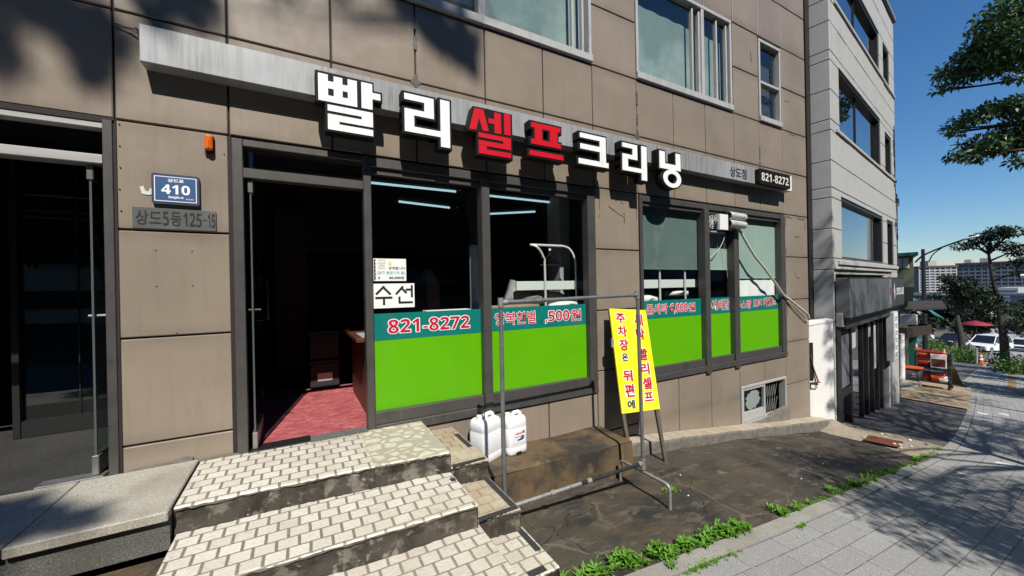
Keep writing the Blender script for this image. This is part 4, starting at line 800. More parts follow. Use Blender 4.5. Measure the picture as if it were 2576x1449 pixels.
def spl(pts, k=4):
    out = []; P_ = [Vector(p) for p in pts]
    for i in range(len(P_)-1):
        a, b, c_, d = P_[max(i-1, 0)], P_[i], P_[i+1], P_[min(i+2, len(P_)-1)]
        for j in range(k): t_ = j/k; out.append(.5*((2*b)+(c_-a)*t_+(2*a-5*b+4*c_-d)*t_*t_+(3*b-a-3*c_+d)*t_**3))
    return out+[P_[-1]]
mb = MB(); mb.tube(spl(hp[:15]), .0185, 10); mb.tube(spl(hp[14:]), .008, 8)
mb.obj('drain_hose', 'hose', label='pale wrapped hose slanting from the foil ducts across the window to the corner', cat='hose')
mb = MB(); mb.tube(spl([(5.42, -.03, 1.90), (5.36, -.02, 1.75), (5.25, .0, 1.62), (5.10, .03, 1.52)]), .006, 6); mb.tube(spl([(5.44, .02, 1.90), (5.50, .03, 1.6), (5.55, .03, 1.25)]), .003, 6); mb.obj('cable', 'pipe_grey', label='thin grey cable hanging below the white fan box', cat='cable')

# ------------------------------------------------------------------ things inside the shop
def lamp(x0, y0, x1, y1, z, label):
    T_ = thing('fluorescent_lamp', label, 'ceiling lamp', ((x0+x1)/2, (y0+y1)/2, z), 0, 'fluorescent tubes in the shop')
    a, b = Vector((x0, y0, z)), Vector((x1, y1, z)); MB().tube([a, b], .013, 10).obj('tube', 'tube_light', T_)
    d = (b-a).normalized(); mb = MB()
    for p, s in ((a, 1), (b, -1)): mb.tube([p-d*s*.04, p+d*s*.02], .022, 8)
    mb.tube([a+Vector((0, 0, .05)), b+Vector((0, 0, .05))], .03, 4)
    for f_ in (.15, .85): p = a.lerp(b, f_); mb.tube([p+Vector((0, 0, .05)), (p.x, p.y, 2.72)], .006, 5)
    mb.obj('fitting', 'in_ceiling', T_)
lamp(-.55, 1.05, .66, 1.03, 2.33, 'fluorescent tube seen through the open shop door'); lamp(.67, .90, 1.66, .88, 2.31, 'long fluorescent tube nearest the first shop window'); lamp(1.02, 1.20, 1.73, 1.30, 2.205, 'shorter fluorescent tube farther back in the first window')
lamp(1.80, .85, 3.02, .84, 2.295, 'fluorescent tube along the second shop window'); lamp(2.36, 1.50, 2.90, 1.08, 2.21, 'slanted fluorescent tube deep behind the second window')
mb = MB(); mb.tube([(1.688, .5, .2), (1.688, .5, 1.60)], .049, 20); mb.tube([(1.688, .5, 1.60), (1.688, .5, 1.64)], [.055, .047], 20)
DP = thing('exhaust_pipe', 'upright grey exhaust pipe behind the first shop window', 'pipe', (1.688, .5, 0)); mb.obj('rigid_pipe', 'pipe_grey', DP)
mb = MB(); pts = [(1.70+.02*math.sin(i*.3), .52, 1.62+.028*i) for i in range(39)]; mb.tube(pts, [.055+(.005 if i % 2 else -.003) for i in range(39)], 14); mb.obj('unlit_flexible_duct', 'in_ceiling', DP)  # upper duct coloured dark: its unlit look is put into the material
mb = MB(); mb.box(2.94, 3.14, .62, .90, 0, 2.7, .01); mb.obj('grey_column', 'column_grey', label='pale grey column at the right edge of the second window', cat='column')
def rack(x0, x1, y, zt, label, z0=0.):
    Q = thing('garment_rail', label, 'garment rail', ((x0+x1)/2, y, 0), 0, 'bent tube garment rails'); mb = MB(); c = .10
    mb.tube(spl([(x0+.16, y, z0), (x0+.16, y, zt-.32), (x0+.14, y, zt-.14), (x0+.06, y, zt-.03), (x0, y+.05, zt)]), .0135, 8); mb.tube([(x0, y+.05, zt), (x1-.13, y+.05, zt)], .0165, 8); mb.tube(spl([(x1-.13, y+.05, zt), (x1-.05, y+.03, zt-.03), (x1+.0, y, zt-.14), (x1+.02, y, zt-.32), (x1+.03, y, z0)]), .0135, 8); mb.obj('bent_tube', 'chrome', Q); return Q
rack(2.33, 2.92, .30, 1.65, 'bent chrome garment rail behind the second window'); rack(4.05, 4.70, .13, 1.60, 'bent garment rail half hidden by the darkened blind')
def plank(x0, x1, y, z0, z1, label): MB().box(x0, x1, y, y+.03, z0, z1, .003).obj('shelf_board', 'board_white', label=label, cat='board', group='pale boards across the garment rails')
plank(2.12, 3.09, .315, 1.13, 1.232, 'pale flat board crossing the rail in the second window'); plank(3.88, 5.02, .15, 1.12, 1.232, 'pale flat board below the darkened blind')
H_ = thing('clothes_hanger', 'dark hanger with small white hook knob on the garment rail', 'hanger', (2.58, .33, 1.5)); mb = MB(); mb.tube([(2.58, .33, 1.64), (2.58, .33, 1.55), (2.44, .33, 1.42), (2.74, .33, 1.42), (2.58, .33, 1.55)], .007, 6); mb.obj('wire', 'pole_dark', H_); MB().loft([rrect(.014, .014, .0135, 1.582+k, 2.58, .325, 3) for k in (0, .028)]).obj('knob', 'white_plastic', H_)
def drape(name, pts, y, mt, label, cat):
    """a soft bundle: an outline with a wavy, thick front"""
    mb = MB(); n = len(pts); cx = sum(p[0] for p in pts)/n; cz = sum(p[1] for p in pts)/n; rings = []
    for k, (s, dy) in enumerate(((1., 0), (.96, -.05), (.75, -.09), (.4, -.11), (.08, -.115))): rings.append([(cx+(p[0]-cx)*s, y+dy+.02*math.sin(7*i+k), cz+(p[1]-cz)*s) for i, p in enumerate(pts)])
    mb.loft(rings); return mb.obj(name, mt, label=label, cat=cat)
drape('clothes_bag', [(2.02, .93), (2.06, 1.05), (2.15, 1.26), (2.25, 1.20), (2.40, 1.12), (2.62, 1.11), (2.80, 1.10), (2.92, 1.05), (2.9, .92), (2.5, .90)], .50, 'garment', 'crumpled silvery garment bag under the pale board', 'bag')
drape('cushion', [(2.52, .90), (2.58, .965), (2.72, .99), (2.88, .99), (3.02, .965), (3.08, .90)], .36, 'cushion', 'white padded ironing cushion showing above the teal film', 'cushion')
drape('cushion', [(3.85, .9), (3.87, 1.0), (3.95, 1.03), (4.1, 1.03), (4.22, 1.0), (4.25, .9)], .25, 'cushion', 'round white ironing pad behind the 6,000 lettering', 'cushion')
drape('folded_clothes', [(4.50, 1.0), (4.50, 1.07), (4.6, 1.08), (4.75, 1.08), (4.9, 1.07), (4.9, .99)], .28, 'cushion', 'wrapped folded shirts below the pale board', 'clothes')
for i, (x, y, w_, h_, mm) in enumerate(((1.25, 1.5, .20, .62, 'cloth_blue'), (1.5, 1.6, .16, .75, 'garment'), (.95, 1.7, .22, .55, 'box_grey'), (1.62, 1.9, .13, .8, 'box_grey'))):
    drape('hanging_garment', [(x-w_, 1.35-h_), (x-w_*.9, 1.25), (x-w_*.3, 1.42), (x+w_*.3, 1.42), (x+w_*.9, 1.25), (x+w_, 1.35-h_)], y, mm, ['dark blue garment hanging in the gloom behind the first window', 'grey garment hanging beside the exhaust pipe', 'dark coat hanging near the white notices', 'dark garment behind the grey exhaust pipe'][i], 'garment')
CT = thing('counter_desk', 'brown wooden counter just inside the shop door', 'counter', (.75, .9, 0))
MB().box(.535, 1.3, .34, 1.46, 0, .69, .004).obj('body', 'desk_wood', CT); MB().box(.445, 1.35, .30, 1.5, .692, .73, .006).obj('top', 'desk_wood', CT); MB().box(.50, .80, .36, .80, .731, .734).obj('top_sheet', 'column_grey', CT)
mb = MB(); mb.box(1.05, 1.5, .16, .30, .90, .96, .003); mb.obj('paper_stack', 'cushion', label='grey tray of papers on the sill of the first window', cat='papers'); MB().box(1.66, 2.3, .14, .32, .90, .975, .003).obj('cardboard_sheet', 'ochre_concrete', label='brown cardboard lying on the sill of the second window', cat='cardboard')
for z, mm, lb in ((.35, 'box_grey', 'upper grey storage box standing in the dark doorway'), (.0, 'box_grey', 'lower grey storage box on the red floor')):
    Q = thing('storage_box', lb, 'box', (.25, 1.9, z)); MB().box(.1, .42, 1.75, 2.05, z+.005, z+.30, .01).obj('body', mm, Q); MB().box(.085, .435, 1.735, 2.065, z+.301, z+.335, .006).obj('lid', mm, Q); MB().box(.18, .34, 1.748, 1.7495, z+.09, z+.18).obj('label', 'paper' if z == 0 else mm, Q)
MB().box(.52, .62, .055, .06, 1.0, 1.05).obj('tape', 'paper', label='bit of pale tape on the dark frame by the lower notice', cat='tape') if False else None
def blind(x0, x1, y, z0, z1, mt, label, circ=None):
    Q = thing('roller_blind', label, 'blind', ((x0+x1)/2, y, z1), 0, 'roller blinds in the right hand window'); mb = MB(); n = 20
    for i in range(n): a, b = x0+(x1-x0)*i/n, x0+(x1-x0)*(i+1)/n; k = len(mb.v); mb.v += [(a, y+.004*math.sin(i), z0), (b, y+.004*math.sin(i+1), z0), (b, y, z1), (a, y, z1)]; mb.face([k, k+1, k+2, k+3], 0, True)
    mb.obj('fabric', mt, Q); MB().tube([(x0, y, z0), (x1, y, z0)], .008, 8).obj('bottom_bar', mt, Q); return Q
blind(3.76, 4.98, .10, 1.37, 2.25, 'blind_darkened', 'green roller blind, darkened in colour, in the left pane beside the pier'); blind(5.03, 5.66, .085, 1.37, 1.91, 'blind', 'short green roller blind hanging below the fan box'); blind(5.72, 6.98, .085, 1.24, 2.25, 'blind', 'pale green roller blind in the pane nearest the corner')
mb = MB(); n = 24
for i in range(n): a, b = 5.73+1.22*i/n, 5.73+1.22*(i+1)/n; k = len(mb.v); mb.v += [(a, .10+.012*math.sin(i*1.3), .9), (b, .10+.012*math.sin((i+1)*1.3), .9), (b, .10, 1.27), (a, .10, 1.27)]; mb.face([k, k+1, k+2, k+3], 0, True)
mb.obj('paper_sheet', 'paper', label='crinkled whitish sheet filling the pane below the pale blind', cat='sheet')

# ------------------------------------------------------------------ white painted wall stub and cable holder at the corner
WW = thing('white_wall_stub', 'stained white painted wall stub between the two buildings', 'wall', (8.08, -.1, -1.45))
mb = MB(); pl = [(7.868, .02), (8.225, -.205), (8.29, -.10), (7.95, .25)]; mb.prism(pl, 'z', -1.7, .385); mb.v = [(x, y, z+(.07*(x-7.868)/.36 if z > 0 else 0)) for x, y, z in mb.v]; k_ = len(mb.v); mb.prism([(7.862, .012), (8.23, -.22), (8.30, -.10), (7.95, .26)], 'z', .388, .425); mb.v = mb.v[:k_]+[(x, y, z+.07*(x-7.862)/.36) for x, y, z in mb.v[k_:]]
mb.obj('masonry', 'white_wall', WW); MB().prism([(7.872, .008), (7.925, -.026), (7.930, -.016), (7.88, .016)], 'z', -.58, .09).obj('recess', 'plate_glyph', WW)
mb = MB(); mb.tube([(7.885, .0, -.12), (7.915, -.03, -.36), (7.965, -.08, -.60)], .012, 6); mb.tube([(7.88, .0, -.62), (7.985, -.10, -.60)], .012, 6); mb.tube([(7.88, .0, -.62), (7.88, .0, -.72), (7.95, -.06, -.71), (7.95, -.06, -.60)], .007, 6); mb.obj('chain_hook', 'rust', label='rusty hook and chain fixed beside the brown corner', cat='hook')
mb = MB(); mb.box(8.10, 8.287, .085, .6, -2, 7.6); mb.box(7.9, 8.3, .6, .7, -2, 7.6); mb.obj('gap_strip', 'dark_metal', B)  # dark strip and back panel filling the gap between the buildings

# ------------------------------------------------------------------ the grey granite building next door (own frame: x along its front, -y to the street)
TH = math.atan(.155)
A = thing('granite_building', 'grey granite office building with dark ribbon windows, next to the shop', 'building', (8.3, -.2, 0), TH)
LW = 6.42
def awin(x0, x1, z0, z1, mull=(), fd=.02, y=.10):
    fr = MB(); f = .06
    fr.box(x0, x1, fd, .2, z1-f, z1, .004); fr.box(x0, x1, fd, .2, z0, z0+.03, .003); fr.box(x0, x0+.03, fd, .2, z0+.03, z1-f, .003); fr.box(x1-f*1.6, x1, fd, .2, z0+.03, z1-f, .003)
    for m_ in mull: fr.box(m_-.012, m_+.012, y-.02, .2, z0+.03, z1-f)
    o = fr.obj('window', 'dark_metal', A, local=True); MB().poly([(x0+.02, y, z0+.02), (x1-.05, y, z0+.02), (x1-.05, y, z1-.04), (x0+.02, y, z1-.04)]).obj('pane', 'mirror_glass', o, local=True)
    MB().box(x0, x1, .22, .24, z0, z1).obj('dark_backing', 'curtain', o, local=True)
op = [(.50, 4.42, 6.28, 7.28), (4.88, 5.75, 6.17, 7.25), (.56, 4.42, 3.95, 5.14), (4.96, 5.86, 3.88, 4.98), (.60, 4.52, 1.60, 2.74), (5.05, 5.95, 1.57, 2.73)]
for i, (a, b, c, d) in enumerate(op): awin(a, b, c, d, (2.28,) if i in (0, 2) else ())
zc = [-3.2, -1.2, -.4, .45, 1.38, 1.58, 2.11, 2.66, 2.84, 3.32, 3.86, 4.05, 4.58, 5.11, 5.28, 5.80, 6.20, 6.75, 7.30, 7.82, 8.35]
xsj = sorted(set([0, .27, .56, 1.2, 1.85, 2.5, 3.15, 3.8, 4.47, 4.9, 5.35, 5.9, LW])); cl = MB(); rr = random.Random(9)
def cut(x0, x1, z0, z1):
    """split a course around the window openings"""
    R_ = [(x0, x1, z0, z1)]
    for a, b, c, d in op:
        out = []
        for p, q, r_, s in R_:
            if q <= a or p >= b or s <= c or r_ >= d: out.append((p, q, r_, s)); continue
            if p < a: out.append((p, a, r_, s))
            if q > b: out.append((b, q, r_, s))
            m0, m1 = max(p, a), min(q, b)
            if r_ < c: out.append((m0, m1, r_, c))
            if s > d: out.append((m0, m1, d, s))
        R_ = out
    return R_
for j in range(4, len(zc)-1):
    for i in range(len(xsj)-1):
        for q in cut(xsj[i], xsj[i+1], zc[j], zc[j+1]):
            if q[1]-q[0] > .02 and q[3]-q[2] > .02: cl.box(q[0]+.003, q[1]-.003, rr.uniform(-.002, .002), .05, q[2]+.007, q[3]-.007, .005)
cl.obj('granite_cladding', 'granite_grey', A, local=True)
cl = MB(); ys = [.0, .62, 1.4]
for j in range(0, len(zc)-1):
    for i in range(2): cl.box(-.002, .05, ys[i]+.004, ys[i+1]-.004, zc[j]+.007, zc[j+1]-.007, .005)
cl.obj('side_cladding', 'granite_grey', A, local=True)
mb = MB(); mb.box(.02, LW-.02, .26, 6, -3.2, 8.3); mb.box(.02, .3, .04, .27, -3.2, 1.4)
for a, b, c, d in cut(0.02, LW-.02, 1.3, 8.33): mb.box(a, b, .045, .27, c, d)
mb.obj('core_wall', 'concrete_wall', A, local=True)
MB().box(-.04, LW+.06, -.06, 6, 8.35, 8.47, .01).obj('parapet', 'apt_grey', A, local=True)
mb = MB()
for z0 in (3.86, 6.20, 1.45): mb.box(.3, LW, -.03, .0, z0+.02, z0+.08 if z0 != 1.45 else z0+.1, .004)
mb.obj('sill_band', 'granite_grey', A, local=True)
mb = MB(); mb.tube([(LW+.03, .02, -3), (LW+.03, .02, 2.3)], .035, 8); mb.box(LW-.04, LW+.10, -.02, .12, 2.3, 2.42, .005); mb.obj('downpipe', 'pole_dark', A, local=True)
mb = MB(); mb.box(LW+.02, LW+.22, .0, .6, 2.4, 3.6); mb.box(LW+.0, LW+.12, -.05, .1, 3.25, 3.45, .01); mb.obj('wall_box', 'concrete_wall', A, local=True)
# shop front at street level
mb = MB(); mb.box(.05, .33, -.02, .2, -1.75, .32, .004); mb.box(1.10, 1.22, .0, .2, -2.0, .4, .004)
for x in (2.25, 2.75, 3.30, 3.85, 4.35): mb.box(x-.03, x+.03, .02, .15, -2.4, .42, .003)
mb.box(.33, 4.8, .0, .2, .28, .55, .004); mb.box(.33, 1.1, .0, .15, -1.0, -.86, .003); mb.box(1.22, 4.8, .03, .12, -2.45, -2.1, .003)
mb.obj('storefront_frame', 'dark_metal', A, local=True)
mb = MB(); mb.poly([(.33, .06, -2.3), (4.8, .06, -2.5), (4.8, .06, .5), (.33, .06, .5)]); mb.obj('storefront_glass', 'mirror_glass', A, local=True)
MB().box(.36, 1.08, .02, .05, -.84, .24, .004).obj('grey_panel', 'apt_slab', A, local=True); MB().box(.30, 4.8, .6, .62, -2.5, .6).obj('dark_backing', 'plate_glyph', A, local=True)
mb = MB(); mb.box(1.35, 1.75, .045, .05, -.2, .3); mb.box(2.9, 3.15, .045, .05, -.1, .35); mb.box(3.45, 3.7, .045, .05, -.9, .2); mb.obj('window_poster', 'sign_light', A, local=True)
mb = MB(); mb.box(4.82, 5.0, -.02, .1, -3, .4, .004); mb.box(5.45, 5.62, .0, .1, -3, 1.3, .004); mb.box(5.62, LW, .0, .1, -3, 1.38, .004); mb.box(4.82, 5.62, .05, .1, -3, 1.3); mb.obj('entrance_pier', 'granite_grey', A, local=True)
MB().box(5.05, 5.42, .035, .05, -2.3, -.3).obj('side_door', 'apt_slab', A, local=True)
mb = MB(); mb.box(5.80, 5.98, -.012, .0, .45, .95); mb.box(5.82, 5.95, -.012, .0, -.35, .0); mb.obj('meter_box', 'apt_slab', A, local=True)
for x0, x1, w_, zt in ((1.3, 3.0, .42, -1.92),): MB().box(x0, x1, -w_, .0, -2.6, zt, .01).obj('doorstep', 'granite_dark', A, local=True)
# big sign box of the building next door
D_ = thing('fascia_sign', 'wide dark grey sign box with white letters on the granite building', 'sign', (8.3, -.2, 0), TH)
mb = MB(); mb.box(.08, 4.05, -.20, .0, .52, 1.225, .006); mb.obj('panel', 'sign_grey', D_, local=True)
mb = MB(); mb.box(4.05, 5.75, -.203, .0, .535, 1.215, .006); dp = mb.obj('dark_panel', 'sign_dark', D_, local=True)
mb = MB(); mb.box(.35, .36, -.204, -.19, .53, 1.22); mb.box(.06, 5.77, -.206, -.195, 1.215, 1.235); mb.box(.06, 5.77, -.206, -.195, .508, .525); mb.obj('trim', 'pole_dark', D_, local=True)
mb = MB(); mb.box(.3, 5.7, -.1, .0, .30, .51); mb.obj('under_sign_strip', 'sign_dark', D_, local=True)
text('lettering', 'STALUE', 'white_vinyl', 4.62, 5.68, .80, .98, -.206, D_, .02, rel=False)
mb = MB(); mb.prism([(4.36, .66), (4.47, .88), (4.36, 1.10), (4.25, .88)], 'y', -.207, -.203); mb.obj('diamond_mark', 'sign_light', D_, local=True)
mb = MB(); mb.box(3.72, 3.93, -.203, -.199, .6, 1.2); mb.obj('banner_panel', 'apt_grey', D_, local=True); mb = MB(); mb.box(3.78, 3.88, -.206, -.203, .82, 1.0); mb.obj('banner_mark', 'crimson', D_, local=True)
def loc_l(x, y, z=0.): return (8.3+x*math.cos(TH)-y*math.sin(TH), -.2+x*math.sin(TH)+y*math.cos(TH), z)
V_ = thing('vertical_sign', 'narrow white vertical sign with stacked dark marks beside the storefront', 'sign', loc_l(4.55, 0), TH)
MB().box(-.0, .50, -.16, -.01, -.85, .38, .01).obj('box', 'sign_light', V_, local=True); MB().box(.04, .47, -.165, -.161, -.8, .36).obj('face', 'paper', V_, local=True)
mb = MB()
for i in range(6): z = .22-.18*i; mb.box(.12, .40, -.169, -.166, z, z+.03); mb.box(.12+.05*(i % 2), .34, -.169, -.166, z-.06, z-.03)
mb.obj('print', 'apt_slab', V_, local=True)
q = thing('alley_lamp', 'small bracket lamp on the granite corner above the white wall stub', 'wall lamp', loc_l(.16, -.05, .55), TH); mb = MB(); mb.box(-.10, .06, -.05, .05, -.2, .05, .01); mb.obj('housing', 'pole_grey', q, local=True); mb = MB(); mb.tube([(-.05, -.02, .05), (-.02, -.10, .12), (.12, -.12, .10), (.2, -.10, .03)], .02, 8); mb.obj('bracket', 'pole_dark', q, local=True)
# steps, bin and tool cart beyond
t = thing('entry_steps', 'pale concrete entry steps at the far end of the granite building', 'steps', loc_l(10.8, .3, -2.9), TH)
mb = MB(); mb.box(9.6, 12.3, .62, 1.8, -3.2, -2.52, .02); mb.box(10.0, 12.4, .15, .62, -3.3, -2.66, .02); mb.v = [loc_l(*p) for p in mb.v]
mb.obj('flight', 'granite', t) if False else None
t.rotation_euler = (0, 0, 0); m2 = MB(); m2.v = mb.v; m2.f = mb.f; m2.m = mb.m; m2.sm = mb.sm; m2.obj('flight', 'granite', t)
bn = thing('planter_bin', 'grey tapered bin with orange rim on the pale steps', 'bin', (20.5, 2.05, -2.655))
bx, by, bz = bn.location; mb = MB(); mb.loft([rrect(.19, .19, .04, bz, bx, by), rrect(.24, .24, .05, bz+.44, bx, by)]); mb.obj('body', 'bin_grey', bn); mb = MB(); mb.loft([rrect(.265, .265, .05, bz+.44, bx, by), rrect(.27, .27, .05, bz+.49, bx, by), rrect(.2, .2, .05, bz+.52, bx, by)]); mb.obj('rim', 'orange', bn)
mb = MB(); mb.tube([(bx-.225, by-.06, bz+.27), (bx-.235, by-.06, bz+.27)], .06, 12); mb.box(bx-.225, bx-.212, by-.13, by+.01, bz+.15, bz+.17); mb.obj('emblem', 'sign_light', bn)
# tool cart
cl_ = Vector((21.0, 1.65, g(21))); CA = thing('tool_cart', 'dark wheeled rack loaded with orange boxes on the pavement', 'cart', cl_, R(8))
mb = MB()
for x in (-.35, .35):
    for y in (-.42, .42): mb.tube([(x, y, .06), (x, y, 1.35)], .028, 6)
for z in (.28, .80, 1.15):
    for y in (-.42, .42): mb.tube([(-.35, y, z), (.35, y, z)], .022, 6)
    for x in (-.35, .35): mb.tube([(x, -.42, z), (x, .42, z)], .022, 6)
mb.tube([(-.35, -.42, 1.35), (.35, -.42, 1.35)], .025, 6); mb.tube([(-.35, .42, 1.35), (.35, .42, 1.35)], .025, 6); mb.obj('frame', 'pole_dark', CA, local=True)
for z in (.29, .81): MB().box(-.34, .34, -.41, .41, z, z+.02).obj('shelf', 'apt_slab', CA, local=True)
for x in (-.35, .35):
    for y in (-.42, .42): MB().tube([(x-.03, y, .06), (x+.03, y, .06)], .06, 10).obj('wheel', 'tyre', CA, local=True)
def boxthing(name, p, sx, sy, sz, mt, label, cat, group=None, lid=None):
    Q = thing(name, label, cat, p, R(8), group); mb = MB(); mb.loft([rrect(sx*.9, sy*.9, .03, 0.005), rrect(sx, sy, .03, sz*.85)]); mb.obj('body', mt, Q, local=True); mb = MB(); mb.box(-sx*1.03, sx*1.03, -sy*1.03, sy*1.03, sz*.85, sz, .01); mb.obj('lid', lid or mt, Q, local=True)
for i, (dx, dy, dz, mt, lb) in enumerate(((-.05, .22, .83, 'red_box', 'dark red toolbox on the left of the middle shelf'), (-.05, -.20, .83, 'red_box', 'dark red toolbox behind the printed panel'), (-.1, .22, .315, 'orange', 'orange toolbox on the left of the lowest shelf'), (-.1, -.14, .315, 'orange', 'orange toolbox on the right of the lowest shelf'), (-.05, .20, 1.17, 'orange', 'orange box on top of the cart, left'), (-.05, -.12, 1.17, 'orange', 'orange box on top of the cart, right'))):
    boxthing('tool_box', (cl_.x+dx, cl_.y+dy, cl_.z+dz), .26, .17, .30 if dz < 1 else .24, mt, lb, 'toolbox', 'orange toolboxes on the cart', 'red_box')
boxthing('white_bag', (cl_.x-.05, cl_.y-.3, cl_.z+.32), .3, .12, .14, 'paper', 'white folded bag at the right end of the lowest shelf', 'bag')
q = thing('printed_panel', 'small upright printed panel hung on the cart end', 'panel', (cl_.x-.42, cl_.y-.24, cl_.z+.85), R(8)); MB().box(-.015, .015, -.2, .2, .0, .5, .01).obj('panel', 'paper', q, local=True); MB().box(-.02, -.016, -.17, .17, .05, .33).obj('print', 'rust', q, local=True)
def cone(x, y, s, label, z=None):
    z = g(x) if z is None else z; Q = thing('traffic_cone', label, 'traffic cone', (x, y, z), 0, 'orange traffic cones'); mb = MB(); mb.box(-.2*s, .2*s, -.2*s, .2*s, 0, .05*s, .01); k = [(.15, .05), (.11, .35)]; mb.tube([(0, 0, .05*s), (0, 0, .32*s)], [.155*s, .115*s], 14); mb.tube([(0, 0, .44*s), (0, 0, .55*s)], [.093*s, .075*s], 14); mb.tube([(0, 0, .66*s), (0, 0, .80*s)], [.056*s, .032*s], 14); mb.obj('body', 'orange', Q, local=True)
    mb = MB(); mb.tube([(0, 0, .32*s), (0, 0, .44*s)], [.115*s, .094*s], 14); mb.tube([(0, 0, .55*s), (0, 0, .66*s)], [.075*s, .057*s], 14); mb.obj('band', 'white_vinyl', Q, local=True)
cone(45.5, 5.0, 1.1, 'orange and white traffic cone at the kerb beside the railing post')
cone(21.0, 2.1, .32, 'small orange cone standing on top of the tool cart', g(21)+1.42); cone(20.95, 1.35, .32, 'small orange cone at the right end of the cart top', g(21)+1.30)
q = thing('folding_sign', 'orange folding floor sign standing behind the tool cart', 'floor sign', (24.5, 1.9, g(24.5)), R(8)); mb = MB(); mb.prism([(-.28, 0), (.28, 0), (.24, .85), (.0, .9)], 'x', -.03, .03); mb.obj('panel', 'yellow_paver', q, local=True)

# ------------------------------------------------------------------ next buildings down the street
O = thing('olive_building', 'low olive building with green flat roof behind the granite building', 'building', (24, 5.2, g(24)))
mb = MB(); mb.prism([(20.4, 2.15), (27, 4.3), (27, 10), (20.4, 10)], 'z', -3.6, .35); mb.loft([[(20.2, 1.95, .35), (27, 4.2, .35), (27, 10, .35), (20.2, 10, .35)], [(20.0, 1.86, .9), (27, 4.1, .9), (27, 10, .9), (20.0, 10, .9)], [(20.0, 1.86, 1.55), (27, 4.1, 1.55), (27, 10, 1.55), (20.0, 10, 1.55)]], sm=False); mb.prism([(20.1, 1.90), (27, 4.2), (27, 10), (20.1, 10)], 'z', 1.55, 2.06); mb.obj('wall', 'olive_wall', O)
MB().prism([(19.7, 1.66), (27.3, 4.1), (27.3, 10.2), (19.7, 10.2)], 'z', 2.06, 2.18).obj('roof', 'green_roof', O); MB().box(20.06, 20.1, 2.02, 2.17, 1.62, 2.0).obj('window', 'paper', O); MB().box(20.06, 20.1, 2.2, 2.36, 1.62, 2.0).obj('window', 'paper', O)
MB().prism([(20.2, 2.0), (22, 1.5), (29, 3.2), (29, 6), (20.2, 6)], 'z', .0, .06).obj('grey_eave', 'brown_canvas', O); MB().tube([(20.2, 2.30, -3.4), (20.2, 2.30, -.9)], .10, 10).obj('white_pipe', 'lamp_white', O)
q = thing('lane_sign_box', 'square grey sign box on a bracket under the olive eave', 'sign', (20.9, 2.5, -.3)); MB().box(19.85, 20.0, 1.78, 2.22, -.50, -.12, .01).obj('box', 'sign_light', q); MB().tube([(19.95, 2.1, -.12), (19.95, 2.3, .05), (20.2, 2.5, .05)], .02, 6).obj('bracket', 'pole_dark', q); 
q = thing('brown_awning', 'dark brown flat awning below the grey sign box', 'awning', (22, 2.7, -1)); mb = MB(); mb.prism([(20.3, 2.15), (22.6, 2.05), (23.5, 3.0), (20.3, 3.0)], 'z', -1.05, -.68); mb.obj('canopy', 'brown_canvas', q)
q = thing('teal_awning', 'long teal sloping awning over the next shop', 'awning', (25, 2.6, -.3)); mb = MB(); k = [(24, 3.3, .0), (36, 6.2, .0), (36, 4.7, -1.35), (24, 2.3, -.35)]; mb.poly(k); mb.poly([(a, b, c-.05) for a, b, c in k][::-1]); mb.obj('canopy', 'teal_canvas', q)
q = thing('teal_shutter', 'teal shutter wall under the awning', 'shutter', (30, 5.2, g(30))); MB().box(29.9, 30.1, 4.4, 5.5, g(30)-.2, g(30)+2.6).obj('panel', 'teal_canvas', q)
# street lamp with curved double arm
q = thing('street_lamp', 'tall dark street lamp with curved arm and white head', 'street lamp', (40, 6.6, g(40))); mb = MB(); mb.tube([(40, 6.6, g(40)), (40, 6.63, 3.4)], [.16, .10], 10); mb.obj('pole', 'pole_dark', q)
mb = MB(); mb.tube(spl([(40, 7.05, 2.45), (40, 6.6, 2.95), (40, 5.65, 3.45), (40, 4.6, 3.88)]), .055, 8); mb.tube(spl([(40, 6.35, 2.45), (40, 6.1, 3.0), (40, 5.65, 3.42)]), .035, 8); mb.obj('arm', 'pole_dark', q); mb = MB(); mb.loft([[(40+.14*sx*a, 4.62-.66*t_, 3.87+.17*t_+b*.07) for a, b in ((1, 0), (.6, .8), (-.6, .8), (-1, 0), (-.6, -.6), (.6, -.6))] for t_, sx in ((0, .4), (.3, 1), (.8, .9), (1, .3))]); mb.obj('lamp_head', 'lamp_white', q)
q = thing('utility_pole', 'grey concrete utility pole at the right edge of the street', 'pole', (30, .35, g(30))); mb = MB(); mb.tube([(30, .35, g(30)), (30, .38, 5.5)], [.22, .16], 14); mb.obj('pole', 'pole_grey', q); mb = MB(); mb.tube([(29.9, .55, 1.25), (29.9, .85, 1.25)], .09, 8); mb.obj('lamp_bracket', 'lamp_white', q)
# railing along the far kerb
rl = [(45.2, 5.15), (49.0, 6.0), (53.5, 7.0), (58, 8.0), (63, 9.4)]
for i in range(len(rl)-1):
    (a, b), (c, d) = rl[i], rl[i+1]; q = thing('kerb_railing', ['grey kerb railing section beside the traffic cone', 'grey kerb railing section in front of the white car', 'grey kerb railing section left of the first far tree', 'farthest grey kerb railing section'][i], 'railing', (a, b, g(a)), 0, 'railing sections along the far kerb')
    mb = MB(); mb.tube([(a, b, g(a)), (a, b, g(a)+1.25)], .07, 8); mb.obj('post', 'pole_grey', q); mb = MB()
    for h_ in (.55, 1.05): mb.tube([(a, b, g(a)+h_), (c, d, g(c)+h_)], .035, 6)
    mb.obj('rail', 'pole_grey', q)

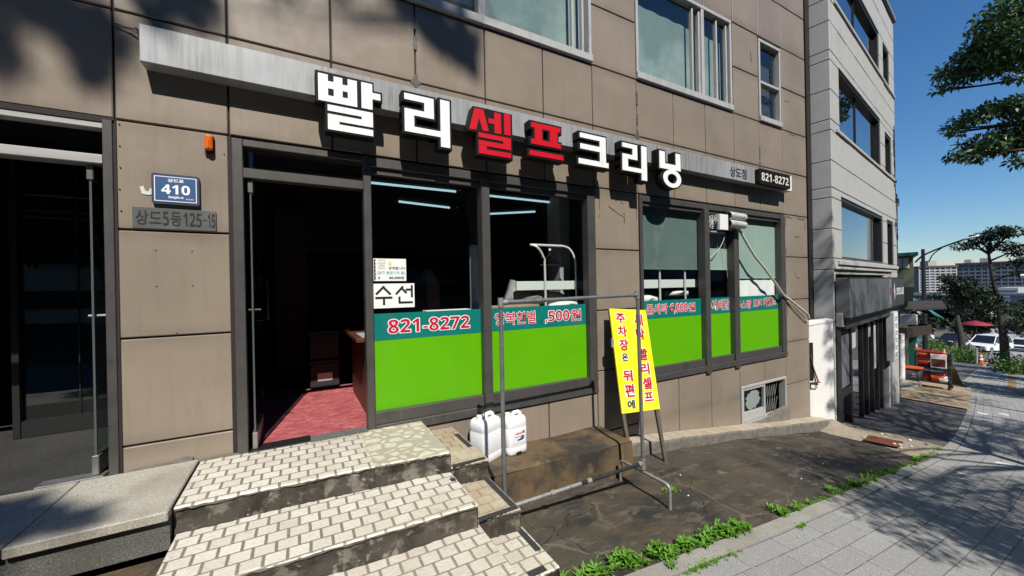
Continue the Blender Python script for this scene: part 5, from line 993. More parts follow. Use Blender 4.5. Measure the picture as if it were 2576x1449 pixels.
# ------------------------------------------------------------------ vehicles
def car(name, label, cat, x, y, head, L, W, H, paint, suv=True, group=None):
    Q = thing(name, label, cat, (x, y, g(x)), head, group); hw = W/2
    if suv: low = [(-L/2, .38), (-L/2, .75), (-L/2+.08, 1.0), (L*.18, 1.02), (L*.40, .95), (L/2-.06, .82), (L/2, .6), (L/2-.02, .35), (L*.3, .26), (-L*.3, .26)]; top = [(-L/2+.12, 1.0), (-L/2+.38, H-.06), (-L*.1, H), (L*.06, H-.05), (L*.22, 1.0)]
    else: low = [(-L/2, .35), (-L/2, .7), (-L/2+.15, .92), (L*.2, .90), (L*.42, .78), (L/2, .6), (L/2-.02, .3), (L*.3, .22), (-L*.3, .22)]; top = [(-L*.38, .9), (-L*.2, H-.02), (L*.0, H), (L*.08, H-.05), (L*.27, .88)]
    def shell(pts, k0, k1, zb, zt):
        rings = []; n = len(pts)
        for s in (-1, -.92, .92, 1):
            rings.append([(px*(1 if abs(s) < 1 else .985), s*hw*(1 if zt == zb else 1-(1-k1)*max(0, min(1, (pz-zb)/(zt-zb)))), pz if abs(s) < 1 else pz*.98+.012) for px, pz in pts])
        return rings
    mb = MB(); mb.loft(shell(low, 1, 1, 0, 0), sm=False); mb.obj('body', paint, Q, local=True)
    mb = MB(); mb.loft(shell([(a*.995, b-.035 if b > 1.2 else b) for a, b in top], 1, .80, .95, H), sm=False); mb.obj('cabin_glass', 'car_glass', Q, local=True)
    mb = MB(); rp = [p for p in top if p[1] > 1.2]; mb.box(rp[0][0]+.05, rp[-1][0], -hw*.80, hw*.80, H-.075, H+.01, .03)
    for s in (-1, 1):
        for a, b in zip((top[0], top[2], top[4]), (top[1], (top[2][0], .95), top[3])): mb.tube([(a[0], s*hw*(.99-.19*max(0, (a[1]-.95)/(H-.95))), a[1]), (b[0], s*hw*(.99-.19*max(0, (b[1]-.95)/(H-.95))), b[1])], .045, 5)
    mb.obj('roof', paint, Q, local=True)
    for sx in (-.31, .31):
        for s in (-1, 1): wo = MB().tube([(L*sx, s*(hw-.22), .34), (L*sx, s*(hw+.012), .34)], .34, 18).obj('wheel', 'tyre', Q, local=True); MB().tube([(L*sx, s*(hw-.02), .34), (L*sx, s*(hw+.022), .34)], .21, 14).obj('rim', 'car_silver', wo, local=True)
    for s in (-1, 1): MB().box(L/2-.16, L/2-.005, s*hw*.72-.2, s*hw*.72+.2, .70, .82, .02).obj('headlight', 'headlight', Q, local=True)
    mb = MB(); mb.box(L/2-.06, L/2+.012, -hw*.5, hw*.5, .58, .80, .01); mb.box(L/2-.06, L/2+.015, -hw*.85, hw*.85, .36, .46, .01); mb.obj('grille', 'car_black', Q, local=True); MB().box(L/2+.0, L/2+.02, -.26, .26, .48, .58).obj('number_plate', 'lamp_white', Q, local=True)
    mb = MB()
    for s in (-1, 1): mb.box(L*.2-.1, L*.2+.1, s*(hw+.1)-.08, s*(hw+.1)+.08, 1.0, 1.14, .03)
    mb.obj('wing_mirror', paint, Q, local=True)
car('parked_suv', 'large white car facing the viewer on the far road', 'car', 69.5, 8.9, R(190-24), 4.9, 1.98, 1.85, 'car_white')
car('white_car', 'white car half hidden behind the right far tree trunk', 'car', 76, 7.2, R(190-15), 4.5, 1.85, 1.5, 'car_white', False)
car('black_car', 'dark car left of the white car behind the tree', 'car', 76, 13.0, R(190-20), 4.6, 1.85, 1.55, 'car_black', False)
car('silver_car', 'silver car left in the street below the brown awning', 'car', 66, 14.4, R(190-20), 4.8, 1.9, 1.75, 'car_silver')
car('white_car', 'small white car behind the silver car', 'car', 80, 17.4, R(190-20), 4.4, 1.8, 1.5, 'car_white', False)
q = thing('crimson_parasol', 'wide crimson parasol beyond the cars', 'parasol', (88, 13.2, g(88))); mb = MB(); mb.tube([(88, 13.2, g(88)), (88, 13.2, -5.0)], .05, 6); mb.obj('pole', 'lamp_white', q); mb = MB(); mb.tube([(88, 13.2, -5.7), (88, 13.2, -5.5), (88, 13.2, -5.0)], [1.7, 1.6, .1], 10); mb.obj('canopy', 'crimson', q)

# ------------------------------------------------------------------ distant apartment blocks and houses
def block(label, x, y0, y1, z0, z1, depth, bays, floors, wall, slab, pent=(), rz=0):
    Q = thing('apartment_block', label, 'building', (x, (y0+y1)/2, z0), 0, 'apartment blocks on the skyline'); MB().box(x+.6, x+depth, y0, y1, z0, z1).obj('wall', 'apt_dark', Q); fh = (z1-z0)/floors; bw = (y1-y0)/bays
    mb = MB()
    for i in range(floors+1): mb.box(x, x+.6, y0, y1, z0+i*fh-.1, z0+i*fh+fh*.34)
    for i in range(bays+1): mb.box(x-.05, x+.7, y0+i*bw-bw*.09, y0+i*bw+bw*.09, z0, z1+.3)
    mb.obj('balcony_slab', wall, Q); mb = MB()
    for i in range(bays):
        if i % 3 == 1: mb.box(x+.3, x+.62, y0+i*bw+.1*bw, y0+i*bw+.9*bw, z0, z1)
    mb.obj('stair_panel', slab, Q); mb = MB(); mb.box(x-.4, x+depth+.5, y0-.5, y1+.5, z1+.25, z1+.9); mb.obj('roof', 'apt_roof', Q); mb = MB()
    for a, b, h_ in pent: mb.box(x+1, x+7, a, b, z1+.9, z1+.9+h_)
    if pent: mb.obj('roof_hut', 'apt_white', Q)
    Q.rotation_euler = (0, 0, R(rz))
    mb = MB(); mb.box(x+.5, x+depth, y1+.02, y1+.3, z0, z1); mb.box(x+.5, x+depth, y0-.3, y0-.02, z0, z1); mb.obj('end_wall', 'apt_slab', Q)
block('white apartment block with red roof and many balconies', 230, 44.5, 55.8, -4, 5.9, 12, 7, 9, 'apt_white', 'apt_grey', [(50, 52.5, 2.2)], 38)
block('wide dark blue grey apartment block on the right skyline', 262, 30, 51.5, -12, 7.4, 14, 12, 12, 'apt_grey', 'apt_slab', [(33, 35, 1.6), (42, 45, 1.8), (47.5, 49.5, 1.5)])
block('grey apartment block partly hidden behind the far trees', 300, 8, 30, -14, 7.8, 14, 10, 11, 'apt_grey', 'apt_slab', [(14, 17, 1.8)])
q = thing('beige_block', 'pale windowless striped building behind the right far tree', 'building', (160, 21.5, -12)); MB().box(160, 172, 19.8, 23.2, -14, -1.3).obj('wall', 'apt_white', q); mb = MB()
for i in range(12): mb.box(159.9, 160.0, 19.9, 23.1, -12+i*.9, -11.85+i*.9)
mb.obj('cladding_joint', 'apt_slab', q)
for i, (x, y0, y1, z1, mm, lb) in enumerate(((140, 27, 36, -3.0, 'apt_slab', 'dim grey house row beneath the apartment blocks'), (120, 17.5, 25, -4.4, 'concrete_wall', 'concrete house with small dark windows behind the parasol'), (130, 8.5, 16.5, -2.5, 'apt_grey', 'dark flat roofed house right of the striped building'), (105, 24.5, 30, -3.2, 'apt_white', 'pale low house at the left end of the far street'))):
    q = thing('town_house', lb, 'building', (x, (y0+y1)/2, -10)); MB().box(x, x+8, y0, y1, -13, z1).obj('wall', mm, q); MB().box(x-.4, x+8.4, y0-.4, y1+.4, z1, z1+.4).obj('roof', 'apt_roof' if i == 1 else 'apt_dark', q); n = int((y1-y0)/1.8)
    for r_ in range(2):
        for k in range(n): MB().box(x-.06, x, y0+.6+k*1.8, y0+1.5+k*1.8, z1-2.2-2.8*r_, z1-.9-2.8*r_).obj('window', 'car_glass', q)
mb = MB(); n = 60
for i in range(n+1):
    y = -160+420*i/n; h_ = -2+5*math.sin(i*.35)+3*math.sin(i*.9); mb.v += [(420, y, -30), (470, y, h_), (560, y, h_-6)]
for i in range(n): a = i*3; mb.face([a, a+1, a+4, a+3], 0, True); mb.face([a+1, a+2, a+5, a+4], 0, True)
mb.obj('hill', 'hill_green', kind='structure')
mat('far_brick', (.10, .065, .05), .85)
# the other side of the street (behind the camera; it shows in the glass)
q = thing('street_wall', 'pale retaining wall with dark band across the road', 'wall', (0, -19, -1)); MB().box(-30, 40, -19.3, -19, -1.5, 2.6).obj('masonry', 'white_wall', q); MB().box(-30, 40, -18.99, -18.9, .6, 1.4).obj('dark_band', 'dark_metal', q)
for i, (a, b, h_) in enumerate(((-46, -21, 19), (-20, -3, 21), (-2, 16, 20), (17, 36, 18), (37, 58, 14))):  # houses added and made tall to block sky light from the facade
    q = thing('sky_block_house', ['unseen brown brick house added across the road at the far left', 'tall unseen brown house added to block sky opposite the entrance', 'unseen brown house added to block sky opposite the shop windows', 'unseen dark house added to block sky opposite the pavement', 'low unseen dark house added across the road downhill'][i], 'building', (a, -22, g(a))); MB().box(a, b, -30, -21, -8, h_).obj('wall', 'far_brick', q); MB().box(a-.2, b+.2, -30.2, -20.7, h_, h_+.4).obj('roof', 'apt_dark', q)
    for r_ in range(6):
        for k in range(int((b-a)/3.2)): MB().box(a+.8+3.2*k, a+2.3+3.2*k, -21.02, -20.95, 2.2+2.8*r_, 3.6+2.8*r_).obj('window', 'car_glass', q)


# ------------------------------------------------------------------ trees and plants
def leaves(centres, radii, counts, size, droop=.3, flat=.7, seed=1, aspect=.42):
    """many leaf shaped faces spread through clusters; returns a mesh"""
    rng = np.random.default_rng(seed); C = np.repeat(np.array(centres, float), counts, 0); Rr = np.repeat(np.array(radii, float), counts); n = len(C)
    d = rng.normal(size=(n, 3)); d /= np.linalg.norm(d, axis=1)[:, None]; rad = rng.random(n)**.42
    pos = C+d*(rad*Rr)[:, None]*np.array([1, 1, flat])
    ax = rng.normal(size=(n, 3))+d*.9+np.array([0, 0, -droop]); ax /= np.linalg.norm(ax, axis=1)[:, None]
    nr = rng.normal(size=(n, 3))*.55+np.array([0, 0, 1.]); sd = np.cross(ax, nr); sd /= np.linalg.norm(sd, axis=1)[:, None]; nr = np.cross(sd, ax)
    L = size*(.65+.7*rng.random(n))[:, None]; Wd = L*aspect
    v = np.stack([pos, pos+ax*L*.45+sd*Wd*.5+nr*L*.07, pos+ax*L+nr*-.08*L, pos+ax*L*.45-sd*Wd*.5+nr*L*.07], 1).reshape(-1, 3)
    me = bpy.data.meshes.new('crown'); me.vertices.add(len(v)); me.vertices.foreach_set('co', v.ravel()); me.loops.add(n*4); me.loops.foreach_set('vertex_index', np.arange(n*4, dtype=np.int32)); me.polygons.add(n)
    me.polygons.foreach_set('loop_start', np.arange(0, n*4, 4, dtype=np.int32)); me.update(calc_edges=True); me.validate(); return me
def tree(name, label, base, spine, limbs, clusters, leaf, lm, r0=.16, seed=1, group=None, droop=.35, flat=.7, cat='tree', lr=.42):
    """spine: trunk points; clusters: (x,y,z,r,count); every cluster hangs on a limb from the spine"""
    T_ = thing(name, label, cat, base, 0, group); mb = MB(); k = len(spine); mb.tube(spl(spine, 3), [r0*(1-.72*i/((k-1)*3)) for i in range((k-1)*3+1)], 9)
    rng = random.Random(seed); S_ = [Vector(p) for p in spl(spine, 3)]
    for i, c in enumerate(clusters):
        e_ = Vector(c[:3]); s_ = min((p for p in S_[max(1, len(S_)//3):]), key=lambda p: (p-e_).length+max(0, p.z-e_.z+.3)*1.5)
        if limbs and i % limbs: continue
        m1 = s_.lerp(e_, .4)+Vector((rng.uniform(-.15, .15), rng.uniform(-.15, .15), .12*(e_-s_).length*.5)); ln = (e_-s_).length
        mb.tube(spl([s_, m1, s_.lerp(e_, .75)+Vector((rng.uniform(-.1, .1), rng.uniform(-.1, .1), .03)), e_], 3), [max(.005, r0*lr*(1-.09*j)*min(1, ln/2.5)) for j in range(10)], 6)
        for q in range(3):
            d = Vector((rng.gauss(0, 1), rng.gauss(0, 1), rng.gauss(.1, .6))).normalized()*c[3]*.9; mb.tube([s_.lerp(e_, .8), e_+d*.5, e_+d], [.012, .008, .004], 5, cap=False)
    mb.obj('trunk', 'bark', T_)
    me = leaves([c[:3] for c in clusters], [c[3] for c in clusters], [int(c[4]) for c in clusters], leaf, droop, flat, seed)
    b = Vector(base); me.transform(Matrix.Translation(-b)); me.materials.append(MATS[lm]); link('crown', me, T_); return T_
# tree at the right edge: crown reaches over the pavement, trunk just out of the picture
X0 = 15.0
cl_ = []
rg = random.Random(21)
def img(ix, iy, x=X0): k_ = x/8; return (x, -3.4+(1.86-.00137*(ix-930))*k_, 1.165+(2.895-(iy-490)*.00213)*k_)
for ix, iy, r_, n in ((1000, 500, .16, 40), (1060, 470, .2, 70), (1130, 500, .22, 95), (1100, 550, .18, 60), (1190, 430, .24, 120), (1210, 530, .25, 150), (1290, 500, .3, 200), (1270, 400, .26, 150), (1360, 430, .32, 240), (1380, 530, .28, 220), (1340, 330, .25, 130), (1240, 330, .2, 60), (1440, 330, .32, 240), (1460, 450, .34, 280), (1480, 540, .28, 200), (1250, 230, .15, 34), (1330, 250, .2, 60), (1420, 210, .26, 130), (1490, 220, .28, 160), (1430, 90, .13, 22), (1470, 120, .14, 30), (960, 480, .09, 14), (965, 590, .09, 14), (1030, 580, .11, 22),
                      (1490, 640, .18, 50), (1440, 650, .13, 26), (1040, 870, .13, 40), (1090, 830, .14, 46), (1090, 890, .13, 40), (1150, 820, .14, 50), (1220, 820, .16, 60), (1290, 810, .16, 70), (1360, 820, .18, 90), (1440, 820, .2, 120), (1490, 830, .2, 110), (1230, 860, .11, 24),
                      (1060, 1040, .10, 22), (1120, 1060, .13, 44), (1170, 1040, .14, 56), (1230, 1070, .16, 76), (1240, 1000, .16, 80), (1310, 1020, .2, 130), (1390, 980, .22, 180), (1400, 1060, .18, 90), (1470, 950, .24, 210), (1480, 1040, .2, 120), (1100, 980, .08, 14), (1440, 1160, .1, 18), (1490, 1150, .13, 40)):
    x = X0+rg.uniform(-.7, .9); cl_.append((*img(ix, iy, x), r_*1.6*x/15, n*1.8))
for i in range(26):
    a = rg.uniform(0, 6.28); rr_ = rg.uniform(.5, 2.6); cl_.append((17+rr_*math.cos(a), -4.1+rr_*.8*math.sin(a)-.3, rg.uniform(3.2, 9.0), .8, 230))
cl_ = [c for c in cl_ if not (c[1]+c[3] > -3.4+.137*c[0]+.05 and c[4] == 230)]
tree('street_tree', 'dark leafed street tree whose crown hangs over the right edge of pavement', (17, -4.3, g(17)), [(17, -4.3, g(17)), (17.05, -4.25, 0), (16.9, -4.1, 2.2), (16.8, -3.9, 4.6), (17, -4, 7.2)], 2, cl_, .135, 'leaf_dark', .14, 3)
# trees behind and beside the camera: what throws the dappled shade
def shade(x, y, z, t_, r_, n): return (x-.22*t_, y-t_, z+1.22*t_, r_, n)
S2 = []
for x, y, t_, r_, n in ((5.5, -1.02, 4.7, .26, 40), (5.75, -1.2, 4.7, .3, 60), (6.0, -1.42, 4.5, .3, 60), (11.3, -1.5, 4.6, .45, 110), (10.2, -1.9, 4.4, .4, 90), (13.4, -1.3, 4.8, .5, 140), (12.6, -2.0, 4.4, .5, 120), (6.9, -2.7, 3.8, .4, 110), (6.1, -2.2, 4, .4, 110), (4.8, -3.0, 3.3, .4, 100), (5.6, -2.7, 3.6, .4, 110), (7.9, -2.6, 4, .4, 100), (6.5, -1.0, 4.8, .34, 60), (7.0, -1.05, 4.9, .3, 50), (7.3, -.9, 5, .3, 50), (4.45, -1.85, 3.9, .24, 40), (4.95, -1.6, 4.1, .28, 50), (4.95, -1.85, 4., .3, 60), (5.3, -1.9, 4., .28, 50), (5.05, -2.2, 3.8, .34, 70), (5.1, -2.5, 3.6, .36, 80), (4.6, -2.5, 3.6, .32, 60), (4.7, -2.75, 3.4, .3, 90), (5.0, -2.0, 3.9, .4, 150), (5.2, -2.35, 3.7, .4, 160), (4.9, -2.65, 3.5, .36, 130), (5.6, -2.1, 4., .36, 110), (6.4, -1.9, 4.2, .4, 130), (7.1, -2.15, 4.2, .4, 130), (5.9, -1.25, 4.6, .3, 100), (6.3, -1.35, 4.6, .26, 70), (4.2, -2.3, 3.6, .2, 40), (5.3, -2.8, 3.5, .4, 90), (6.05, -1.8, 4.2, .3, 60), (6.8, -2.05, 4.2, .36, 80), (7.6, -2.25, 4.2, .4, 90), (6.3, -2.6, 3.8, .36, 80), (5.8, -3.1, 3.4, .4, 90),
                     (9.3, -.5, 5, .4, 100), (9.9, -.6, 5.1, .42, 110), (10.5, -.75, 5.1, .45, 120), (11.0, -1.3, 4.7, .5, 130), (11.2, .1, 5.6, .5, 140), (12.3, -.1, 5.5, .5, 150), (13, -.5, 5.2, .5, 150), (12.3, -1.5, 4.5, .5, 150), (13.3, -1.1, 4.8, .5, 150), (14, .6, 6, .5, 150), (13.4, .9, 6.1, .5, 140), (10.2, -1.9, 4.3, .42, 100), (11.6, -2.4, 4, .45, 120), (13.2, -1.9, 4.3, .45, 120), (9.2, .0, 5.4, .36, 90), (10.3, .3, 5.7, .4, 120), (14.8, .2, 5.8, .45, 120), (15.2, 1.0, 6.2, .4, 100)):
    S2.append(shade(x, y, g(x), t_, r_*1.22, n*5.2))
for x, y, z, t_, r_, n in ((8.8, -.12, .2, 5.6, .34, 110), (9.4, 0, .3, 5.7, .36, 120), (10.0, .05, .9, 5.9, .36, 120), (10.7, .15, .3, 6, .4, 140), (11.5, .3, .2, 6.2, .4, 140), (9.0, -.1, 1.2, 5.7, .26, 60), (9.8, .0, 1.35, 5.9, .26, 60), (12.6, .45, -.4, 6.2, .42, 140), (10.5, .1, -.6, 5.8, .42, 150), (11.8, .3, -.8, 6, .42, 150), (9.4, -.05, -.7, 5.5, .4, 140), (8.3, .05, 1.55, 5.6, .14, 40), (8.3, -.05, 1.2, 5.6, .16, 60), (8.3, .1, .85, 5.6, .2, 80), (8.3, .0, .3, 5.5, .2, 80), (8.3, .12, 1.9, 5.7, .12, 24), (8.16, -.16, .2, 5.3, .07, 22), (8.18, -.18, -.1, 5.3, .08, 30), (8.2, -.19, -.5, 5.3, .08, 34), (8.18, -.18, -1.0, 5.2, .08, 30)):
    S2.append(shade(x, y, z, t_, r_, n*1.9))
rq = random.Random(77)
for i in range(12):
    X_ = 9.3+.52*i
    for k in range(5):
        Y_ = -1.35+(1.2+.155*(X_-8.3))*k/4+rq.uniform(-.2, .2); x_ = X_+rq.uniform(-.25, .25)
        if x_ < 9.6 and Y_ < -.7: continue
        S2.append(shade(x_, Y_, g(x_), 4.9+.5*rq.random(), .30, 230))
for x_, Y_ in ((10.2, -1.5), (10.9, -1.9), (11.6, -1.5), (12.2, -2.2), (12.9, -1.6), (13.6, -2.1), (14.2, -1.4), (11.3, -2.4), (13, -2.6)): S2.append(shade(x_, Y_, g(x_), 4.4, .34, 260))
tree('street_tree', 'leafy street tree behind the camera that shades the pavement', (8.3, -6.3, g(8.3)), [(8.3, -6.3, g(8.3)), (8.25, -6.25, .6), (8.2, -6.1, 2.0), (8.6, -6.0, 3.6), (9.4, -5.8, 5.0)], 3, S2, .065, 'leaf_mid', .2, 5, lr=.16)
S3 = []
for x, z, r_, n in ((-1.52, 2.66, .10, 60), (-1.48, 2.56, .07, 40), (-1.62, 2.75, .10, 70), (-1.42, 2.93, .07, 40), (-1.30, 2.90, .09, 60), (-1.20, 2.90, .10, 80), (-1.10, 2.90, .09, 70), (-1.06, 2.80, .085, 70), (-1.13, 2.65, .075, 60), (-1.11, 2.57, .05, 30), (-.99, 2.78, .06, 40), (-.77, 2.90, .06, 50), (-.75, 2.84, .045, 24), (-.82, 3.14, .09, 70), (-.68, 3.17, .10, 90), (-.54, 3.19, .09, 70), (-.62, 3.32, .12, 90), (-1.6, 3.1, .12, 70),
                    (.96, 3.63, .07, 60), (1.06, 3.57, .09, 90), (1.18, 3.52, .11, 120), (1.33, 3.46, .10, 110), (1.44, 3.43, .08, 80), (1.47, 3.33, .06, 40), (1.36, 3.62, .09, 60), (1.52, 3.58, .05, 26), (1.1, 3.75, .13, 90), (.85, 3.72, .1, 60), (.3, 3.75, .12, 60), (-.1, 3.6, .16, 70), (.5, 4.1, .3, 120), (-.9, 3.8, .26, 120), (1.5, 4.2, .3, 100), (-2.1, 3.4, .3, 200)): S3.append(shade(x, 0, z, 9.2, r_, n*1.6))
for x, y, r_, n in ((-1.42, -.20, .11, 90), (-1.28, -.38, .10, 80), (-1.16, -.44, .09, 70), (-1.04, -.57, .08, 60), (-.97, -.60, .05, 26), (-1.24, -.58, .10, 80), (-1.5, -.5, .2, 180), (-1.7, -.25, .2, 180), (-1.5, -1.0, .3, 260), (-2.1, -.5, .3, 260), (-1.05, -1.2, .2, 120), (-.9, -1.4, .14, 60)): S3.append(shade(x, y, 0, 9.0, r_, n*1.6))
tree('street_tree', 'tall street tree across the lane, out of view behind the camera', (-7.4, -9.9, -.6), [(-7.4, -9.9, -.6), (-7.3, -9.9, 3), (-7.0, -9.8, 7), (-6.2, -9.6, 11), (-5.4, -9.5, 15)], 6, S3, .10, 'leaf_mid', .15, 8, lr=.10)
for i, (x, y, hh) in enumerate(((2.5, -15.5, 6.5), (9, -15.8, 7), (-10, -15.5, 7), (17, -16, 7.5))):
    c = [(x+rg.gauss(0, 1.5), y+rg.gauss(0, 1.2), g(x)+hh*(.45+.55*rg.random()), 1.2, 420) for _ in range(22)]
    tree('street_tree', ['bushy tree across the road seen only as reflection', 'bushy tree across the road, reflected in the right windows', 'bushy tree across the road far behind the entrance', 'tall bushy tree across the road downhill'][i], (x, y, g(x)), [(x, y, g(x)), (x, y, g(x)+2), (x+.2, y, g(x)+hh*.8)], 2, c, .26, 'leaf_far', .2, 30+i)
# the two trees down the street
def far_tree(label, base, spine, cl2, seed, leaf=.32): return tree('far_street_tree', label, base, spine, 1, [(*c[:4], c[4]*2.2) for c in cl2], leaf, 'leaf_far', .30, seed, 'far street trees', .3, .6)
c1_ = [(60+rg.uniform(-1, 1), y, z, r_, n) for y, z, r_, n in ((9.9, 1.3, .6, 60), (9.4, 1.1, .75, 100), (8.9, .8, .8, 120), (8.5, .6, .7, 90), (9.7, .2, .8, 110), (9.2, -.2, .8, 130), (8.7, -.3, .8, 120), (8.2, -.1, .7, 80), (9.9, -1.0, .6, 50), (8.4, -1.1, .7, 70), (7.9, -.8, .6, 50), (10.6, -.6, .5, 24), (9.0, -1.4, .6, 60), (7.5, -.4, .6, 40))]
far_tree('twisted street tree left of the white car', (59, 8.75, g(59)), [(59, 8.75, g(59)), (59, 8.75, -4.9), (59.2, 9.0, -3.2), (59.6, 9.2, -1.6), (60, 9.3, .2)], c1_, 41)
c2_ = [(50.5+rg.uniform(-1, 1), y, z, r_, n) for y, z, r_, n in ((6.8, 4.0, .5, 40), (6.4, 4.2, .55, 55), (6.0, 4.5, .6, 60), (5.5, 4.8, .6, 70), (5.0, 5.0, .65, 80), (4.5, 4.8, .6, 70), (4.1, 4.9, .7, 80), (5.2, 4.0, .5, 30), (4.4, 3.8, .6, 60), (4.0, 3.4, .7, 80), (3.7, 2.6, .7, 80), (3.6, 1.6, .6, 60), (6.3, .9, .45, 30), (6.0, .2, .6, 60), (5.6, -.4, .7, 80), (5.2, -.8, .7, 70), (4.7, -1.4, .6, 40), (3.6, -2.4, .8, 80), (3.3, -3.0, .8, 80))]
far_tree('taller forked street tree right of the white car', (51, 4.75, g(51)), [(51, 4.75, g(51)), (51, 4.75, -4.2), (51, 4.9, -2.4), (50.9, 5.0, -.8), (50.6, 5.2, 1.0), (50.5, 5.4, 3.2)], c2_, 42)
for i, (x, y, r_, h_, n) in enumerate(((47.5, 6.6, 1.5, 1.0, 900), (50.0, 7.9, 1.6, 1.3, 900), (54, 9.4, 1.5, 1.6, 800), (46.0, 5.7, .9, .6, 400), (41.0, 2.7, 1.6, 1.1, 900), (38.5, 2.0, 1.3, 1.0, 700))):
    q = thing('roadside_bush', ['low green bush behind the tool cart', 'green bush left of the cart at the kerb', 'taller bush below the brown awning', 'small low bush next to the cone', 'green bush at the right edge of the pavement', 'nearer green bush at the right edge'][i], 'bush', (x, y, g(x)), 0, 'bushes along the far kerb')
    cs = [(x+rg.gauss(0, r_*.45), y+rg.gauss(0, r_*.35), g(x)+h_*(.2+.6*rg.random()), .5, n//8) for _ in range(8)]; me = leaves([c[:3] for c in cs], [c[3] for c in cs], [c[4] for c in cs], .20, -.5, .8, 60+i); me.transform(Matrix.Translation(-Vector(q.location))); me.materials.append(MATS['bush']); link('foliage', me, q); mb = MB(); mb.tube([(x, y, g(x)), (x, y, g(x)+h_*.6)], .05, 5); mb.obj('stem', 'bark', q)
# unseen kerb trees downhill, added to throw shade on the far pavement
for i, (x, y) in enumerate(((24.5, -3.2), (33, -1.4), (40, .2))):
    c = []
    for k in range(26):
        a = rg.uniform(0, 6.28); q_ = rg.uniform(.3, 2.3); X_, Y_ = x+q_*math.cos(a)*1.3, y+q_*math.sin(a); r_ = .7
        if Y_+r_ < -3.4+.133*X_: c.append((X_, Y_, g(x)+rg.uniform(2.6, 6.0), r_, 170))
    tree('street_tree', ['unseen kerb tree added for shade beyond the grey pole', 'unseen kerb tree added for shade farther downhill', 'lowest unseen kerb tree added for shade by the far bend'][i], (x, y, g(x)), [(x, y, g(x)), (x, y, g(x)+2), (x+.1, y, g(x)+5)], 3, c, .24, 'leaf_far', .16, 90+i)
# background greenery far behind the cars
for i in range(10):
    x, y = 92+rg.uniform(-4, 10), 8.0+2.2*i; c = [(x+rg.gauss(0, 1), y+rg.gauss(0, 1.2), g(x)+2.0+4.4*rg.random(), 1.3, 150) for _ in range(11)]
    tree('distant_tree', 'dim round tree standing in the row behind the far cars', (x, y, g(x)), [(x, y, g(x)), (x, y, g(x)+2), (x+.2, y, g(x)+4.4)], 2, c, .5, 'leaf_far', .18, 70+i, 'trees behind the far cars')

# ------------------------------------------------------------------ weeds along the kerb
def weed_mesh(kind, seed):
    r_ = random.Random(seed); mb = MB(); n = {0: 34, 1: 20, 2: 40}[kind]
    for i in range(n):
        a = r_.uniform(0, 6.283); el = r_.uniform(.25, 1.25) if kind < 2 else r_.uniform(.1, .8); ln = r_.uniform(.042, .088) if kind == 0 else (r_.uniform(.06, .13) if kind == 1 else r_.uniform(.015, .035)); wd = ln*(.34 if kind == 0 else (.16 if kind == 1 else .5)); r0_ = r_.uniform(0, .055 if kind != 1 else .03); h0 = r_.uniform(.0, .075) if kind == 0 else r_.uniform(0, .012)
        d = Vector((math.cos(a)*math.cos(el), math.sin(a)*math.cos(el), math.sin(el))); s_ = Vector((-math.sin(a), math.cos(a), 0)); p = Vector((r0_*math.cos(a+1), r0_*math.sin(a+1), h0)); up_ = s_.cross(d)*-1
        m1 = p+d*ln*.45; tip = p+d*ln*.95-Vector((0, 0, ln*r_.uniform(.1, .45))); k = len(mb.v); mb.v += [tuple(p), tuple(m1+s_*wd*.5), tuple(tip), tuple(m1-s_*wd*.5), tuple(m1-Vector((0, 0, wd*.18)))]
        mb.face([k, k+1, k+4]); mb.face([k+1, k+2, k+4]); mb.face([k+2, k+3, k+4]); mb.face([k+3, k, k+4])
        if kind == 0 and h0 > .03: mb.tube([(r_.uniform(-.01, .01), r_.uniform(-.01, .01), -.01), tuple(p)], .0016, 4, cap=False)
    me = bpy.data.meshes.new('weed'); me.from_pydata(mb.v, [], mb.f); me.materials.append(MATS['weed']); me.update(); return me
WM = [[weed_mesh(k, 10*k+s_) for s_ in range(4)] for k in range(3)]
LB = ['broad leaved green weed in the thick clump along the kerb edge', 'spiky upright weed at the kerb edge near the tiled steps', 'tiny low weed rooted in the joint along the kerb']
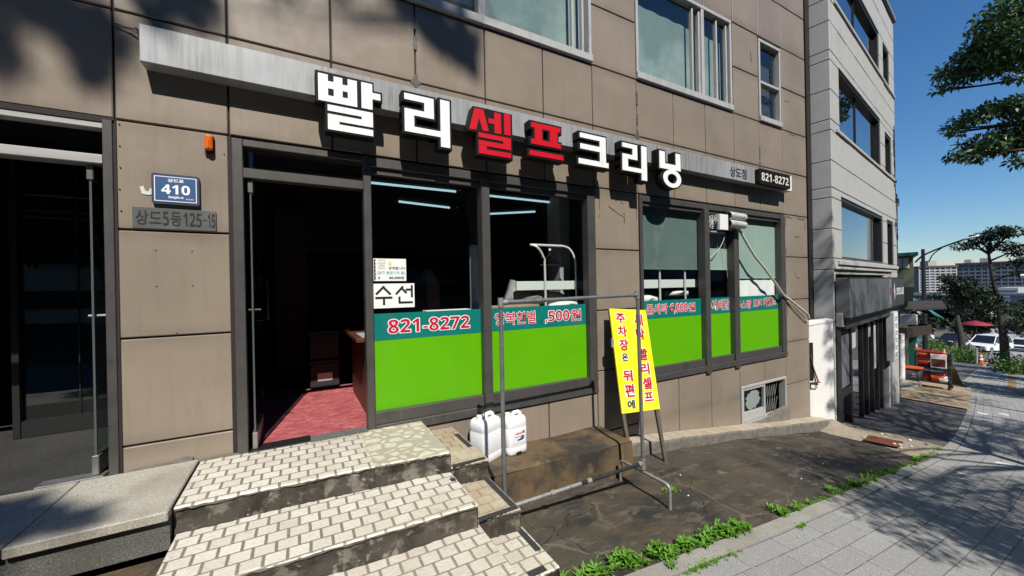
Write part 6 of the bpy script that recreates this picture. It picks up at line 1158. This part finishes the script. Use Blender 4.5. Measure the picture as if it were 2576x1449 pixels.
def weed(kind, x, y, sc_): o = link('weed', WM[kind][rg.randrange(4)], None, LB[kind], 'weed', ['broad leaved weeds along the kerb', 'upright weeds near the steps', 'tiny weeds in the kerb joint'][kind]); o.location = (x, y, g(x)+.002); o.rotation_euler = (0, 0, rg.uniform(0, 6.28)); o.scale = (sc_, sc_, sc_*rg.uniform(.8, 1.15))
for i in range(40):
    x = 1.95+1.12*rg.random()**.9; weed(0, x, curb(x)+.165+rg.gauss(0, .032)*(1 if x > 2.1 else .5), rg.uniform(.45, .8))
for i in range(22): x = rg.uniform(1.28, 1.98); weed(rg.choice([0, 1, 1]), x, curb(x)+.20+rg.gauss(0, .035), rg.uniform(.6, 1.0))
for i in range(28): x = 3.55+1.2*rg.random()**1.5; weed(0 if rg.random() < .45 else 2, x, curb(x)+.165+rg.gauss(0, .025), rg.uniform(.35, .7))
for i in range(44): x = rg.uniform(4.5, 7.4); weed(0 if rg.random() < .5 else 2, x, curb(x)+.15+rg.gauss(0, .022), rg.uniform(.4, .8))
for i in range(14): x = rg.uniform(7.4, 8.9); weed(2, x, curb(x)+.15+rg.gauss(0, .03), rg.uniform(.8, 1.4))
for i in range(34): x = rg.choice([rg.uniform(2.05, 2.5), rg.uniform(2.2, 2.75), rg.uniform(3.5, 3.6)]); weed(2, x, curb(x)+rg.gauss(0, .006), rg.uniform(.35, .8))
weed(1, 2.95, -.92, .5); weed(2, 3.05, -.95, 1.1)
strip('moss_strip', .128, .165, .006, 'moss', i0=int(np.searchsorted(PX, 3.6)), i1=int(np.searchsorted(PX, 8.2)), kind='stuff', tags=dict(label='thin line of green moss between kerb and dark apron', cat='moss'))
# litter on the apron
for i in range(5):
    x = rg.uniform(1.7, 6.5); y = rg.uniform(-1.3, -.6); o = MB().prism([(0, 0), (.02, .004), (.026, .014), (.008, .012)], 'z', 0, .002).obj('litter', 'paper', label='small pale scrap lying on the dark apron', cat='litter', group='pale scraps on the apron'); o.location = (x, y, g(x)+.004); o.rotation_euler = (0, 0, rg.uniform(0, 6))
bpy.data.objects.remove(_to); bpy.data.curves.remove(_tc)
